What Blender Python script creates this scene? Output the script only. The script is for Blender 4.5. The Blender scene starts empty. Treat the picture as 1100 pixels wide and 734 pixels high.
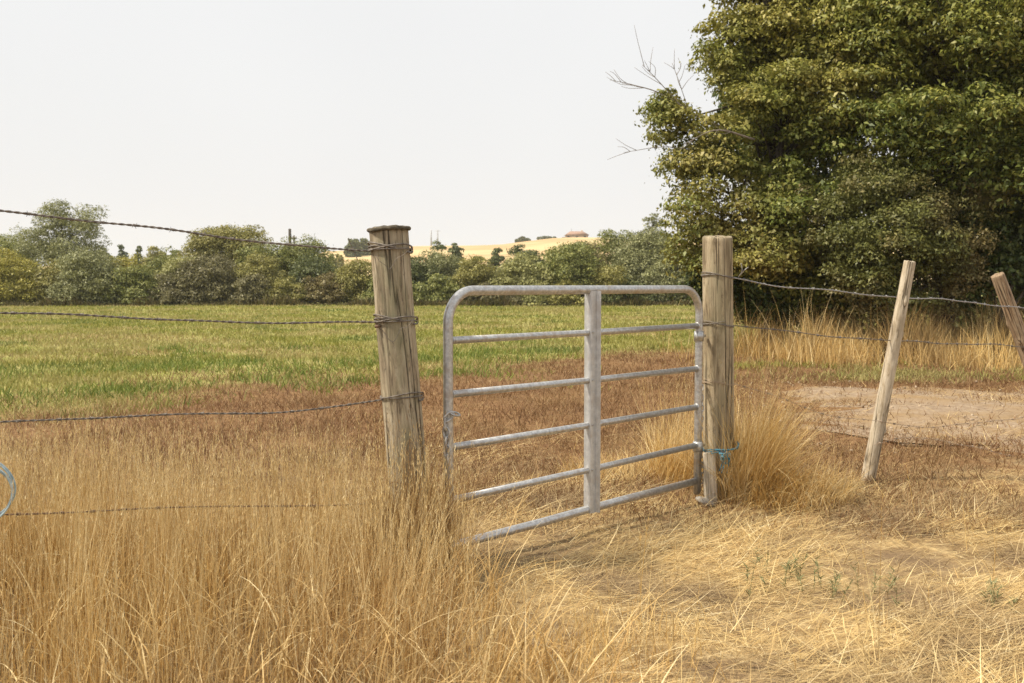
import bpy, math
import numpy as np
from mathutils import Vector, Matrix

SC = bpy.context.scene
COL = SC.collection
R = math.radians
rng = np.random.default_rng(7)

# ------------------------------------------------------------------ camera
EYE, FPX, CX, CY = 1.34, 1069.0, 550.0, 367.0
PITCH = R(3.32)
cam = bpy.data.cameras.new('camera')
cam.lens, cam.sensor_width = 35.0, 36.0
cam.clip_start, cam.clip_end = 0.05, 5000.0
cam.dof.use_dof = True
cam.dof.focus_distance = 5.3
cam.dof.aperture_fstop = 6.3
camo = bpy.data.objects.new('camera', cam)
COL.objects.link(camo)
camo.location = (0, 0, EYE)
camo.rotation_euler = (R(90) - PITCH, 0, 0)
SC.camera = camo

# ------------------------------------------------------------------ sky and sun
SUN_DIR = Vector((-0.62, -0.12, 0.86)).normalized()      # towards the sun: high on the left
world = bpy.data.worlds.new('World')
SC.world = world
world.use_nodes = True
wn, wl = world.node_tree.nodes, world.node_tree.links
wn.clear()
sky = wn.new('ShaderNodeTexSky')
sky.sky_type = 'NISHITA'
sky.sun_disc = False
sky.sun_elevation = math.asin(SUN_DIR.z)
sky.sun_rotation = math.atan2(SUN_DIR.x, SUN_DIR.y)
sky.air_density, sky.dust_density, sky.ozone_density = 1.5, 6.0, 1.0
veil = wn.new('ShaderNodeMixRGB')                        # smoky overcast veil over the blue
veil.inputs[0].default_value = 0.90
tc = wn.new('ShaderNodeTexCoord')
nz = wn.new('ShaderNodeTexNoise')
nz.inputs['Scale'].default_value = 1.6
nz.inputs['Detail'].default_value = 3.0
cr = wn.new('ShaderNodeValToRGB')
cr.color_ramp.elements[0].position, cr.color_ramp.elements[0].color = 0.3, (8.15, 8.15, 8.2, 1)
cr.color_ramp.elements[1].position, cr.color_ramp.elements[1].color = 0.7, (8.85, 8.85, 8.85, 1)
bg = wn.new('ShaderNodeBackground')
bg.inputs['Strength'].default_value = 0.10
wo = wn.new('ShaderNodeOutputWorld')
wl.new(tc.outputs['Generated'], nz.inputs['Vector'])
wl.new(nz.outputs['Fac'], cr.inputs[0])
wl.new(sky.outputs[0], veil.inputs[1])
wl.new(cr.outputs[0], veil.inputs[2])
wl.new(veil.outputs[0], bg.inputs['Color'])
wl.new(bg.outputs[0], wo.inputs[0])

sun = bpy.data.lights.new('sun', 'SUN')
sun.energy, sun.angle, sun.color = 5.0, R(5), (1.0, 0.91, 0.76)
suno = bpy.data.objects.new('sun', sun)
COL.objects.link(suno)
suno.location = (-20, -10, 30)
suno.rotation_euler = SUN_DIR.to_track_quat('Z', 'Y').to_euler()

vs = SC.view_settings
vs.view_transform, vs.look, vs.gamma, vs.exposure = 'Standard', 'None', 1.0, 0.14
vs.use_curve_mapping = False
SC.cycles.use_denoising = True
SC.cycles.denoising_prefilter = 'NONE'       # keeps fine grass crisp
SC.cycles.use_adaptive_sampling = False
SC.cycles.volume_bounces = 1
SC.cycles.max_bounces = 8

# ------------------------------------------------------------------ helpers
def unit(v):
    v = np.asarray(v, float)
    return v / np.maximum(np.linalg.norm(v, axis=-1, keepdims=True), 1e-9)

def ray(px, py):
    x, y = (px - CX) / FPX, (CY - py) / FPX
    return np.array([x, math.cos(PITCH) + y * math.sin(PITCH), -math.sin(PITCH) + y * math.cos(PITCH)])

def at(px, py, Y):                     # the point the photo shows at (px, py), Y metres ahead
    d = ray(px, py)
    return np.array([0, 0, EYE]) + d * (Y / d[1])

def gx(px, Y):                         # sideways metres of a column at distance Y
    return (px - CX) / FPX * Y

def gz(x, y):                          # gentle lie of the land
    x, y = np.asarray(x, float), np.asarray(y, float)
    near = np.exp(-((y - 5) / 14) ** 2)
    z = near * (0.018 * np.sin(1.7 * x + 0.6 * y) + 0.014 * np.sin(2.3 * y - 0.9 * x + 1.2) + 0.010 * np.sin(3.6 * x + 2.9 * y + 2))
    z = z + 0.05 * np.sin(x * 0.21 + 1.3) * np.sin(y * 0.17 + .4) * np.clip((y - 8) / 10, 0, 1) * np.clip((70 - y) / 20, 0, 1)
    z = z + 0.07 * np.exp(-((x + 2.6) / 1.5) ** 2 - ((y - 3.9) / 1.3) ** 2)
    return z

def wob(x, y, s=1.0, seed=0.0):        # cheap smooth noise about -1..1
    x, y = np.asarray(x) * s, np.asarray(y) * s
    return (np.sin(1.9 * x + 0.8 * y + seed) + np.sin(-1.1 * x + 2.3 * y + 1.7 * seed + 1) + np.sin(2.9 * x - 1.7 * y + 2.3 * seed + 2)
            + 0.7 * np.sin(4.7 * x + 3.9 * y + 3.1 * seed)) / 3.0

def mesh_obj(name, V, F, mat, parent=None, smooth=False, along=None):
    """F: array of quads (n,4) or list of arrays with equal-length rows"""
    V = np.ascontiguousarray(V, dtype=np.float32)
    Fs = F if isinstance(F, list) else [F]
    Fs = [np.asarray(f, dtype=np.int32) for f in Fs if len(f)]
    me = bpy.data.meshes.new(name)
    me.vertices.add(len(V))
    me.vertices.foreach_set('co', V.ravel())
    loops = np.concatenate([f.ravel() for f in Fs])
    tot = np.concatenate([np.full(len(f), f.shape[1], np.int32) for f in Fs])
    start = np.concatenate([[0], np.cumsum(tot)[:-1]]).astype(np.int32)
    me.loops.add(len(loops))
    me.loops.foreach_set('vertex_index', loops)
    me.polygons.add(len(tot))
    me.polygons.foreach_set('loop_start', start)
    me.polygons.foreach_set('loop_total', tot)
    if smooth:
        me.polygons.foreach_set('use_smooth', np.ones(len(tot), bool))
    me.update(calc_edges=True)
    if along is not None:                      # 0 at the root of a blade, 1 at its tip
        me.attributes.new('along', 'FLOAT', 'POINT').data.foreach_set('value', np.ascontiguousarray(along, dtype=np.float32))
    if mat:
        me.materials.append(mat)
    o = bpy.data.objects.new(name, me)
    COL.objects.link(o)
    if parent:
        o.parent = parent
    return o

def tag(o, label, cat, group=None):
    o['label'], o['category'] = label, cat
    if group:
        o['group'] = group
    return o

def struct(o):
    o['kind'] = 'structure'
    return o

def stuff(o, label, cat):
    o['kind'] = 'stuff'
    return tag(o, label, cat)

def thing(name, loc, label, cat, group=None):
    o = bpy.data.objects.new(name, None)
    o.empty_display_size = 0.2
    COL.objects.link(o)
    o.location = loc
    return tag(o, label, cat, group)

class Acc:
    def __init__(self):
        self.V, self.Q, self.T, self.A, self.n = [], [], [], [], 0
    def add(self, V, Q=None, T=None, along=None):
        V = np.asarray(V, float)
        if Q is not None and len(Q): self.Q.append(np.asarray(Q) + self.n)
        if T is not None and len(T): self.T.append(np.asarray(T) + self.n)
        self.A.append(np.zeros(len(V)) if along is None else np.broadcast_to(np.asarray(along, float).ravel(), (len(V),)) if np.size(along) > 1 else np.full(len(V), float(along)))
        self.V.append(V); self.n += len(V)
        return self
    def build(self, name, mat, parent=None, smooth=False, origin=None):
        V = np.concatenate(self.V)
        if origin is not None: V = V - np.asarray(origin)
        F = []
        if self.Q: F.append(np.concatenate(self.Q))
        if self.T: F.append(np.concatenate(self.T))
        A = np.concatenate(self.A)
        return mesh_obj(name, V, F, mat, parent, smooth, A if A.any() else None)

def tube(pts, rad, sides=8, caps=True, closed=False):
    P = np.asarray(pts, float); n = len(P)
    rad = np.broadcast_to(np.asarray(rad, float), (n,))
    if closed:
        t = unit(np.roll(P, -1, 0) - np.roll(P, 1, 0))
    else:
        t = unit(np.gradient(P, axis=0))
    ref = np.array([0, 0, 1.0]) if abs(t[0, 2]) < 0.9 else np.array([1.0, 0, 0])
    N = np.zeros((n, 3)); v = unit(np.cross(t[0], ref))
    for i in range(n):
        v = unit(v - t[i] * np.dot(v, t[i])); N[i] = v
    B = np.cross(t, N)
    a = np.linspace(0, 2 * np.pi, sides, endpoint=False)
    V = P[:, None] + rad[:, None, None] * (np.cos(a)[None, :, None] * N[:, None] + np.sin(a)[None, :, None] * B[:, None])
    V = V.reshape(-1, 3)
    i, j = np.meshgrid(np.arange(n if closed else n - 1), np.arange(sides), indexing='ij')
    i2, j2 = (i + 1) % n, (j + 1) % sides
    Q = np.stack([i * sides + j, i * sides + j2, i2 * sides + j2, i2 * sides + j], -1).reshape(-1, 4)
    T = []
    if caps and not closed:
        V = np.vstack([V, P[0], P[-1]])
        c0, c1 = n * sides, n * sides + 1
        for k in range(sides):
            T.append([c0, (k + 1) % sides, k]); T.append([c1, (n - 1) * sides + k, (n - 1) * sides + (k + 1) % sides])
    return V, Q, np.array(T, int).reshape(-1, 3)

def spline(ctrl, n):
    c = np.asarray(ctrl, float)
    c = np.vstack([2 * c[0] - c[1], c, 2 * c[-1] - c[-2]])
    m = len(c) - 3
    u = np.linspace(0, m - 1e-6, n); k = u.astype(int); f = (u - k)[:, None]
    p0, p1, p2, p3 = c[k], c[k + 1], c[k + 2], c[k + 3]
    return 0.5 * (2 * p1 + (p2 - p0) * f + (2 * p0 - 5 * p1 + 4 * p2 - p3) * f ** 2 + (3 * p1 - p0 - 3 * p2 + p3) * f ** 3)

def resample(P, step):
    d = np.concatenate([[0], np.cumsum(np.linalg.norm(np.diff(P, axis=0), axis=1))])
    s = np.arange(0, d[-1], step)
    return np.stack([np.interp(s, d, P[:, k]) for k in range(3)], 1)

def box(c, s, rot=None):
    c, s = np.asarray(c, float), np.asarray(s, float) / 2
    V = np.array([[x, y, z] for x in (-1, 1) for y in (-1, 1) for z in (-1, 1)]) * s
    if rot is not None: V = V @ np.asarray(rot).T
    Q = [[0, 1, 3, 2], [4, 6, 7, 5], [0, 4, 5, 1], [2, 3, 7, 6], [0, 2, 6, 4], [1, 5, 7, 3]]
    return V + c, np.array(Q)

def bevel(o, w, seg=2):
    m = o.modifiers.new('bevel', 'BEVEL'); m.width, m.segments = w, seg
    return o

# ------------------------------------------------------------------ materials
def new_mat(name):
    m = bpy.data.materials.new(name); m.use_nodes = True
    nt = m.node_tree
    return m, nt, nt.nodes['Principled BSDF']

def N(nt, t, **kw):
    n = nt.nodes.new(t)
    for k, v in kw.items():
        if k.startswith('i_'): n.inputs[k[2:].replace('_', ' ')].default_value = v
        else: setattr(n, k, v)
    return n

def ramp(nt, fac, stops):
    n = nt.nodes.new('ShaderNodeValToRGB')
    e = n.color_ramp.elements
    while len(e) < len(stops): e.new(0.5)
    for el, (p, c) in zip(e, stops):
        el.position = p; el.color = (*c, 1) if len(c) == 3 else c
    nt.links.new(fac, n.inputs[0])
    return n.outputs[0]

def mixc(nt, fac, a, b, mode='MIX'):
    n = nt.nodes.new('ShaderNodeMixRGB'); n.blend_type = mode
    for i, v in ((0, fac), (1, a), (2, b)):
        if isinstance(v, (int, float)): n.inputs[i].default_value = v
        elif isinstance(v, tuple): n.inputs[i].default_value = (*v, 1)
        else: nt.links.new(v, n.inputs[i])
    return n.outputs[0]

def math_n(nt, op, a, b=None, clamp=False):
    n = nt.nodes.new('ShaderNodeMath'); n.operation = op; n.use_clamp = clamp
    for i, v in ((0, a), (1, b)):
        if v is None: continue
        if isinstance(v, (int, float)): n.inputs[i].default_value = v
        else: nt.links.new(v, n.inputs[i])
    return n.outputs[0]

def noise(nt, vec, scale, detail=4, rough=0.55, dist=0.0):
    n = nt.nodes.new('ShaderNodeTexNoise')
    n.inputs['Scale'].default_value, n.inputs['Detail'].default_value = scale, detail
    n.inputs['Roughness'].default_value, n.inputs['Distortion'].default_value = rough, dist
    if vec is not None: nt.links.new(vec, n.inputs['Vector'])
    return n.outputs['Fac']

def mapped(nt, vec, scale):
    n = nt.nodes.new('ShaderNodeMapping'); n.inputs['Scale'].default_value = scale
    nt.links.new(vec, n.inputs['Vector']); return n.outputs[0]

def bump(nt, bsdf, h, strength, dist):
    n = nt.nodes.new('ShaderNodeBump'); n.inputs['Strength'].default_value, n.inputs['Distance'].default_value = strength, dist
    nt.links.new(h, n.inputs['Height']); nt.links.new(n.outputs[0], bsdf.inputs['Normal'])

def plant_mat(name, stops, patch=None, patch_scale=1.0, patch_lo=0.45, patch_hi=0.65, trans=0.3, rough=0.65, spec=0.25, patch2=None, tip=None, high=None):
    """thin leaf / blade: colour varies from blade to blade and in drifts over the ground"""
    m, nt, b = new_mat(name)
    geo = N(nt, 'ShaderNodeNewGeometry')
    c = ramp(nt, geo.outputs['Random Per Island'], stops)
    if patch:
        f = ramp(nt, noise(nt, geo.outputs['Position'], patch_scale, 3), [(patch_lo, (0, 0, 0)), (patch_hi, (1, 1, 1))])
        c2 = ramp(nt, geo.outputs['Random Per Island'], patch)
        c = mixc(nt, f, c, c2)
    if patch2:
        f = ramp(nt, noise(nt, geo.outputs['Position'], patch2[1], 4, .6, .6), [(patch2[2], (0, 0, 0)), (patch2[3], (1, 1, 1))])
        c = mixc(nt, f, c, ramp(nt, geo.outputs['Random Per Island'], patch2[0]))
    if high:                                                   # crown top has begun to turn, and is painted lighter as if better lit
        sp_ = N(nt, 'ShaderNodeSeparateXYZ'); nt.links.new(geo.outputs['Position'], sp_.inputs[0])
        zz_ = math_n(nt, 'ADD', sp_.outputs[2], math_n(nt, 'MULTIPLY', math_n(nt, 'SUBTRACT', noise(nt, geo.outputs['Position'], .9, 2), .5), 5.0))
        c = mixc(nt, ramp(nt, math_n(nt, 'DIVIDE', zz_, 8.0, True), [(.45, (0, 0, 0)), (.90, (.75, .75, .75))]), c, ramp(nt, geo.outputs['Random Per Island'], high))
    if tip:                                                    # ripe heads are paler than the stems
        at_ = N(nt, 'ShaderNodeAttribute', attribute_name='along')
        c = mixc(nt, ramp(nt, at_.outputs['Fac'], [(.38, (0, 0, 0)), (.85, (.9, .9, .9))]), c, ramp(nt, geo.outputs['Random Per Island'], tip))
    nt.links.new(c, b.inputs['Base Color'])
    b.inputs['Roughness'].default_value = rough
    b.inputs['Specular IOR Level'].default_value = spec
    tr = N(nt, 'ShaderNodeBsdfTranslucent'); nt.links.new(c, tr.inputs['Color'])
    mx = N(nt, 'ShaderNodeMixShader'); mx.inputs[0].default_value = trans
    nt.links.new(b.outputs[0], mx.inputs[1]); nt.links.new(tr.outputs[0], mx.inputs[2])
    nt.links.new(mx.outputs[0], nt.nodes['Material Output'].inputs[0])
    return m

def wood_mat(name, dark, mid, light, lichen=None, zs=1.0, bstr=0.6):
    m, nt, b = new_mat(name)
    tcn = N(nt, 'ShaderNodeTexCoord').outputs['Object']
    g = noise(nt, mapped(nt, tcn, (24, 24, 3.2 * zs)), 1.0, 7, 0.7, 0.8)
    fine = noise(nt, mapped(nt, tcn, (95, 95, 4 * zs)), 1.0, 4, 0.6)
    blot = noise(nt, mapped(nt, tcn, (5, 5, 2.2)), 1.0, 5, 0.6)
    c = ramp(nt, g, [(0.34, dark), (0.45, mid), (0.57, light), (0.72, tuple(v * .8 for v in mid))])
    c = mixc(nt, ramp(nt, fine, [(0.30, (.55, .55, .55)), (0.5, (0, 0, 0))]), c, dark)
    c = mixc(nt, ramp(nt, blot, [(0.48, (0, 0, 0)), (0.66, (.75, .75, .75))]), c, tuple(v * .55 for v in mid))
    crack = noise(nt, mapped(nt, tcn, (17, 17, 0.5 * zs)), 1.0, 2, 0.5)
    ck = ramp(nt, crack, [(0.478, (0, 0, 0)), (0.5, (1, 1, 1)), (0.522, (0, 0, 0))])
    c = mixc(nt, ck, c, tuple(v * .45 for v in dark))
    if lichen:
        lf = noise(nt, mapped(nt, tcn, (7, 7, 2)), 1.0, 5, 0.7)
        c = mixc(nt, ramp(nt, lf, [(0.48, (0, 0, 0)), (0.68, (.75, .75, .75))]), c, lichen)
    spk = noise(nt, mapped(nt, tcn, (60, 60, 16)), 1.0, 3, 0.7)
    c = mixc(nt, ramp(nt, spk, [(0.27, (.85, .85, .85)), (0.40, (0, 0, 0))]), c, tuple(v * .8 for v in dark))
    nt.links.new(c, b.inputs['Base Color'])
    b.inputs['Roughness'].default_value = 0.85
    b.inputs['Specular IOR Level'].default_value = 0.2
    h = math_n(nt, 'ADD', math_n(nt, 'MULTIPLY', g, 0.6), math_n(nt, 'SUBTRACT', math_n(nt, 'MULTIPLY', fine, 0.4), math_n(nt, 'MULTIPLY', ck, 0.8)))
    bump(nt, b, h, min(1, bstr * 1.4), 0.012)
    return m

def plain_mat(name, c1, c2, scale=20, rough=0.7, metal=0.0, bstr=0.0, third=None):
    m, nt, b = new_mat(name)
    tcn = N(nt, 'ShaderNodeTexCoord').outputs['Object']
    f = noise(nt, tcn, scale, 5, 0.65)
    c = ramp(nt, f, [(0.35, c1), (0.65, c2)])
    if third:
        c = mixc(nt, ramp(nt, noise(nt, tcn, scale * 0.35, 4, 0.6), [(0.52, (0, 0, 0)), (0.66, (.8, .8, .8))]), c, third)
    nt.links.new(c, b.inputs['Base Color'])
    b.inputs['Roughness'].default_value, b.inputs['Metallic'].default_value = rough, metal
    if bstr: bump(nt, b, f, bstr, 0.01)
    return m

M = {}
M['post_left'] = wood_mat('weathered post wood', (.10, .075, .05), (.34, .275, .185), (.49, .42, .30), (.26, .25, .15))
M['post_right'] = wood_mat('grey brown post wood', (.12, .088, .055), (.34, .27, .17), (.49, .405, .275), (.28, .25, .155))
M['post_end'] = plain_mat('rotten end grain', (.05, .042, .028), (.14, .115, .075), 60, .95, 0, .6)
M['stake'] = wood_mat('peeled stake wood', (.22, .17, .11), (.47, .385, .27), (.60, .52, .40), None, 1.6, .4)
M['stake_dark'] = wood_mat('bark brown stake wood', (.14, .09, .055), (.36, .25, .155), (.46, .36, .24), None, 1.6, .4)
M['board'] = wood_mat('pale grey board', (.26, .22, .16), (.46, .40, .31), (.56, .5, .41), None, 1.0, .3)
M['galv'] = plain_mat('galvanised tube', (.36, .36, .36), (.60, .60, .59), 55, .38, .70, .14, (.40, .355, .32))
M['galv_flat'] = plain_mat('galvanised channel', (.48, .485, .49), (.64, .64, .635), 30, .48, .55, .06, (.50, .47, .44))
M['wire'] = plain_mat('old fence wire', (.10, .082, .068), (.27, .235, .20), 60, .6, .35)
M['wire_tan'] = plain_mat('thin tan rusted wire', (.30, .22, .15), (.44, .34, .25), 60, .8, .0)
M['wire_new'] = plain_mat('grey fence wire', (.28, .27, .26), (.46, .45, .44), 60, .45, .8)
M['rust'] = plain_mat('rusty wire', (.11, .065, .04), (.24, .15, .10), 60, .8, .2)
M['chain'] = plain_mat('dull steel chain', (.30, .29, .28), (.62, .61, .59), 60, .45, .5)
M['rope'] = plain_mat('blue baling twine', (.03, .15, .24), (.08, .28, .38), 80, .8)
M['coil'] = plain_mat('pale blue poly wire', (.25, .36, .40), (.46, .55, .57), 30, .5)
M['stone'] = plain_mat('pale stone', (.24, .22, .19), (.42, .385, .335), 30, .9, 0, .5)
M['bark'] = plain_mat('dark bark', (.035, .028, .02), (.085, .068, .05), 9, .9, 0, .8)
M['deadwood'] = plain_mat('dead grey twig', (.16, .13, .105), (.27, .23, .19), 9, .9)

STRAW = [(0, (.14, .07, .025)), (.2, (.45, .275, .10)), (.4, (.31, .175, .06)), (.6, (.62, .42, .165)), (.8, (.48, .295, .105)), (.92, (.70, .52, .25)), (1, (.80, .65, .37))]
GOLD = [(0, (.30, .155, .04)), (.3, (.64, .42, .135)), (.6, (.52, .31, .09)), (.85, (.74, .54, .22)), (1, (.82, .67, .36))]
PALE = [(0, (.32, .19, .075)), (.3, (.70, .51, .22)), (.6, (.54, .365, .145)), (.85, (.78, .62, .31)), (1, (.85, .72, .44))]
BROWNS = [(0, (.13, .068, .032)), (.35, (.265, .145, .066)), (.7, (.19, .105, .047)), (1, (.41, .28, .135))]
GREENS = [(0, (.155, .175, .034)), (.35, (.30, .295, .06)), (.7, (.22, .235, .043)), (1, (.47, .40, .13))]
M['tall'] = plant_mat('tall dry grass', STRAW, GOLD, .8, .48, .70, .15, tip=[(0, (.50, .35, .14)), (.5, (.70, .53, .25)), (1, (.86, .73, .44))])
M['gold'] = plant_mat('golden dry grass', GOLD, PALE, 1.6, .45, .62, .2)
M['tuft'] = plant_mat('brown tuft grass', [(0, (.15, .08, .03)), (.35, (.34, .20, .075)), (.7, (.26, .15, .055)), (1, (.60, .43, .20))], None, trans=.12)
M['tussock'] = plant_mat('pale tussock grass', [(0, (.40, .25, .095)), (.3, (.70, .51, .22)), (.6, (.57, .39, .155)), (1, (.86, .73, .44))], GOLD, 2.2, .5, .66, .25)
M['strip'] = plant_mat('bright golden grass', [(0, (.44, .27, .09)), (.3, (.72, .51, .20)), (.6, (.62, .42, .15)), (1, (.84, .69, .38))], [(0, (.27, .17, .07)), (1, (.50, .36, .16))], .6, .47, .62, .2)
M['strawmat'] = plant_mat('flattened straw', PALE, [(0, (.15, .095, .045)), (.5, (.34, .24, .12)), (1, (.52, .39, .21))], 1.3, .48, .64, .1)
M['field'] = plant_mat('field grass', GREENS, [(0, (.28, .25, .08)), (.5, (.46, .37, .17)), (1, (.34, .32, .10))], .30, .44, .58, .25, patch2=([(0, (.10, .14, .03)), (.6, (.165, .20, .045)), (1, (.26, .27, .07))], .40, .54, .62))
M['stubble'] = plant_mat('brown weeds', BROWNS, [(0, (.24, .14, .06)), (1, (.42, .29, .14))], .7, .5, .68, .2)
M['weed'] = plant_mat('grey green weed', [(0, (.15, .155, .065)), (.5, (.23, .225, .10)), (1, (.33, .31, .16))], None, trans=.25)

def leafmat(name, stops, patch=None, scale=.5, trans=.18, lo=.45, hi=.62, high=None):
    return plant_mat(name, stops, patch, scale, lo, hi, trans, .5, .35, high=high)
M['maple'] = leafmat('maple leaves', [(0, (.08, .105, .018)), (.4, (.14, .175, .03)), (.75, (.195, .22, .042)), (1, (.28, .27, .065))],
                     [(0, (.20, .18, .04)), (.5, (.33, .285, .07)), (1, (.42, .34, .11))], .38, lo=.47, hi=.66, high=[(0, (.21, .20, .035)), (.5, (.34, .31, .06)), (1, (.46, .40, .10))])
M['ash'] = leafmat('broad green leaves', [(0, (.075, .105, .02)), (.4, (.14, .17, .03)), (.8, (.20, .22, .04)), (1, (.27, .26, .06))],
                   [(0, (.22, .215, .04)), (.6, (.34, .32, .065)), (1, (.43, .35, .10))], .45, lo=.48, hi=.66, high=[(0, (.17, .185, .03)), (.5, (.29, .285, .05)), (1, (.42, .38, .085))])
M['brownleaf'] = leafmat('small brown olive leaves', [(0, (.10, .085, .03)), (.5, (.20, .165, .06)), (1, (.30, .245, .10))],
                         [(0, (.09, .10, .025)), (1, (.21, .215, .055))], .7, lo=.40, hi=.55)
M['shade'] = leafmat('deep green leaves', [(0, (.04, .065, .015)), (.6, (.075, .105, .022)), (1, (.14, .155, .04))])
F_COL = {
    'green': [(0, (.13, .155, .04)), (.5, (.235, .25, .07)), (1, (.37, .36, .115))],
    'olive': [(0, (.18, .175, .045)), (.5, (.31, .285, .08)), (1, (.42, .375, .13))],
    'yellow': [(0, (.25, .235, .045)), (.5, (.40, .36, .07)), (1, (.52, .45, .11))],
    'grey': [(0, (.17, .18, .075)), (.5, (.28, .285, .125)), (1, (.40, .395, .19))],
    'dark': [(0, (.07, .09, .03)), (.5, (.13, .15, .052)), (1, (.21, .22, .08))],
    'brown': [(0, (.12, .11, .05)), (.5, (.20, .18, .08)), (1, (.29, .26, .125))],
    'red': [(0, (.15, .12, .05)), (.5, (.235, .185, .075)), (1, (.28, .245, .095))],
    'pale': [(0, (.24, .245, .085)), (.5, (.36, .35, .125)), (1, (.46, .44, .19))],
    'blue': [(0, (.12, .14, .08)), (.5, (.19, .215, .12)), (1, (.27, .29, .175))],
}
FM = {}
for k, st in F_COL.items():
    FM[k] = leafmat('far leaves ' + k, st, None, 1.0, .18)

# ------------------------------------------------------------------ ground
def ground_mat():
    m, nt, b = new_mat('field soil and stubble')
    pos = N(nt, 'ShaderNodeNewGeometry').outputs['Position']
    sep = N(nt, 'ShaderNodeSeparateXYZ'); nt.links.new(pos, sep.inputs[0])
    X, Y = sep.outputs[0], sep.outputs[1]
    n1 = noise(nt, pos, .25, 5, .6); n2 = noise(nt, pos, 1.3, 5, .65); n3 = noise(nt, pos, 9, 5, .7); n4 = noise(nt, pos, 45, 3, .7)
    soil = ramp(nt, n3, [(.3, (.15, .095, .055)), (.5, (.26, .18, .10)), (.7, (.37, .27, .155))])
    straw = ramp(nt, n3, [(.3, (.18, .115, .055)), (.5, (.36, .25, .12)), (.7, (.55, .41, .205))])
    brown = ramp(nt, n3, [(.3, (.15, .08, .04)), (.5, (.23, .13, .06)), (.7, (.34, .22, .105))])
    green = ramp(nt, n2, [(.3, (.19, .225, .05)), (.46, (.28, .29, .075)), (.58, (.42, .36, .15)), (.68, (.27, .29, .07))])
    green = mixc(nt, ramp(nt, n1, [(.45, (0, 0, 0)), (.62, (.7, .7, .7))]), green, (.36, .34, .10))
    # how far the green begins: about 13 m ahead, farther behind the gate
    jit = math_n(nt, 'MULTIPLY', math_n(nt, 'SUBTRACT', n2, .5), 7.0)
    jit2 = math_n(nt, 'MULTIPLY', math_n(nt, 'SUBTRACT', n1, .5), 10.0)
    edge = math_n(nt, 'ADD', math_n(nt, 'ADD', Y, jit), jit2)
    edge = math_n(nt, 'SUBTRACT', edge, math_n(nt, 'MULTIPLY', math_n(nt, 'ADD', X, 4.5), 1.05))
    gf = ramp(nt, math_n(nt, 'DIVIDE', math_n(nt, 'SUBTRACT', edge, 10.5), 4.0, True), [(0, (0, 0, 0)), (1, (1, 1, 1))])
    c = mixc(nt, gf, brown, green)
    sf = math_n(nt, 'DIVIDE', math_n(nt, 'SUBTRACT', math_n(nt, 'ADD', 8.0, jit), Y), 1.6, True)
    c = mixc(nt, sf, c, straw)
    c = mixc(nt, ramp(nt, n2, [(.52, (0, 0, 0)), (.66, (.7, .7, .7))]), c, soil) if False else c
    c = mixc(nt, math_n(nt, 'MULTIPLY', sf, ramp(nt, n2, [(.45, (0, 0, 0)), (.60, (.85, .85, .85))])), c, (.185, .125, .075))
    # litter under the standing grass, darkened to paint in the shade between stems
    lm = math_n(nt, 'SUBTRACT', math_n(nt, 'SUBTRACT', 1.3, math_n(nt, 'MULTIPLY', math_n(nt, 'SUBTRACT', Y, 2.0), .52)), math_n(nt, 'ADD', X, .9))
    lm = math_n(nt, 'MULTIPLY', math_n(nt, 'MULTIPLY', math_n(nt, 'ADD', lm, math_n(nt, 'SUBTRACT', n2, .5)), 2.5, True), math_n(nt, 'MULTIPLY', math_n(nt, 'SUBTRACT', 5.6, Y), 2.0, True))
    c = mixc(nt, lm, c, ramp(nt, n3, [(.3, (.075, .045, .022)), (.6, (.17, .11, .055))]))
    c = mixc(nt, ramp(nt, n4, [(.35, (.25, .25, .25)), (.55, (0, 0, 0))]), c, (.10, .07, .04))
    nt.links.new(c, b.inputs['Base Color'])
    b.inputs['Roughness'].default_value = .95; b.inputs['Specular IOR Level'].default_value = .1
    bump(nt, b, math_n(nt, 'ADD', n3, math_n(nt, 'MULTIPLY', n4, .5)), .8, .03)
    return m

def grid(xs, ys, zf, name, mat, smooth=True):
    Xg, Yg = np.meshgrid(xs, ys, indexing='xy')
    V = np.stack([Xg, Yg, zf(Xg, Yg)], -1).reshape(-1, 3)
    nx, ny = len(xs), len(ys)
    i, j = np.meshgrid(np.arange(nx - 1), np.arange(ny - 1), indexing='xy')
    a = (j * nx + i)
    Q = np.stack([a, a + 1, a + nx + 1, a + nx], -1).reshape(-1, 4)
    return mesh_obj(name, V, Q, mat, None, smooth)

xs = np.concatenate([-np.geomspace(700, 9, 40)[:-1], np.arange(-9, 12, .14), np.geomspace(12, 700, 40)])
ys = np.concatenate([-np.geomspace(60, 2, 10)[:-1], np.arange(-2, 17, .14), np.geomspace(17, 900, 60)])
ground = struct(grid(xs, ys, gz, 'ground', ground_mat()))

def hill_z(x, y):
    ang = x / np.maximum(y, 1)                                  # (px-550)/1069
    px = ang * FPX + CX
    crest = np.interp(px, [-600, -100, 0, 120, 250, 330, 350, 400, 440, 540, 600, 640, 760, 900, 1500],
                      [4, 6, 8, 9.6, 9.0, 11, 15.0, 15.4, 16.6, 17.2, 19.6, 20.0, 19, 17, 12])
    t = np.clip((y - 120) / 300, 0, 1)
    up = t * t * (3 - 2 * t)
    back = np.clip((700 - y) / 280, 0, 1)
    rough = .35 * np.sin(x * .045 + y * .02) + .25 * np.sin(x * .09 - y * .05)
    return -0.3 + crest * up * np.minimum(1, back * 1.0 + .0) + rough * up

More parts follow.
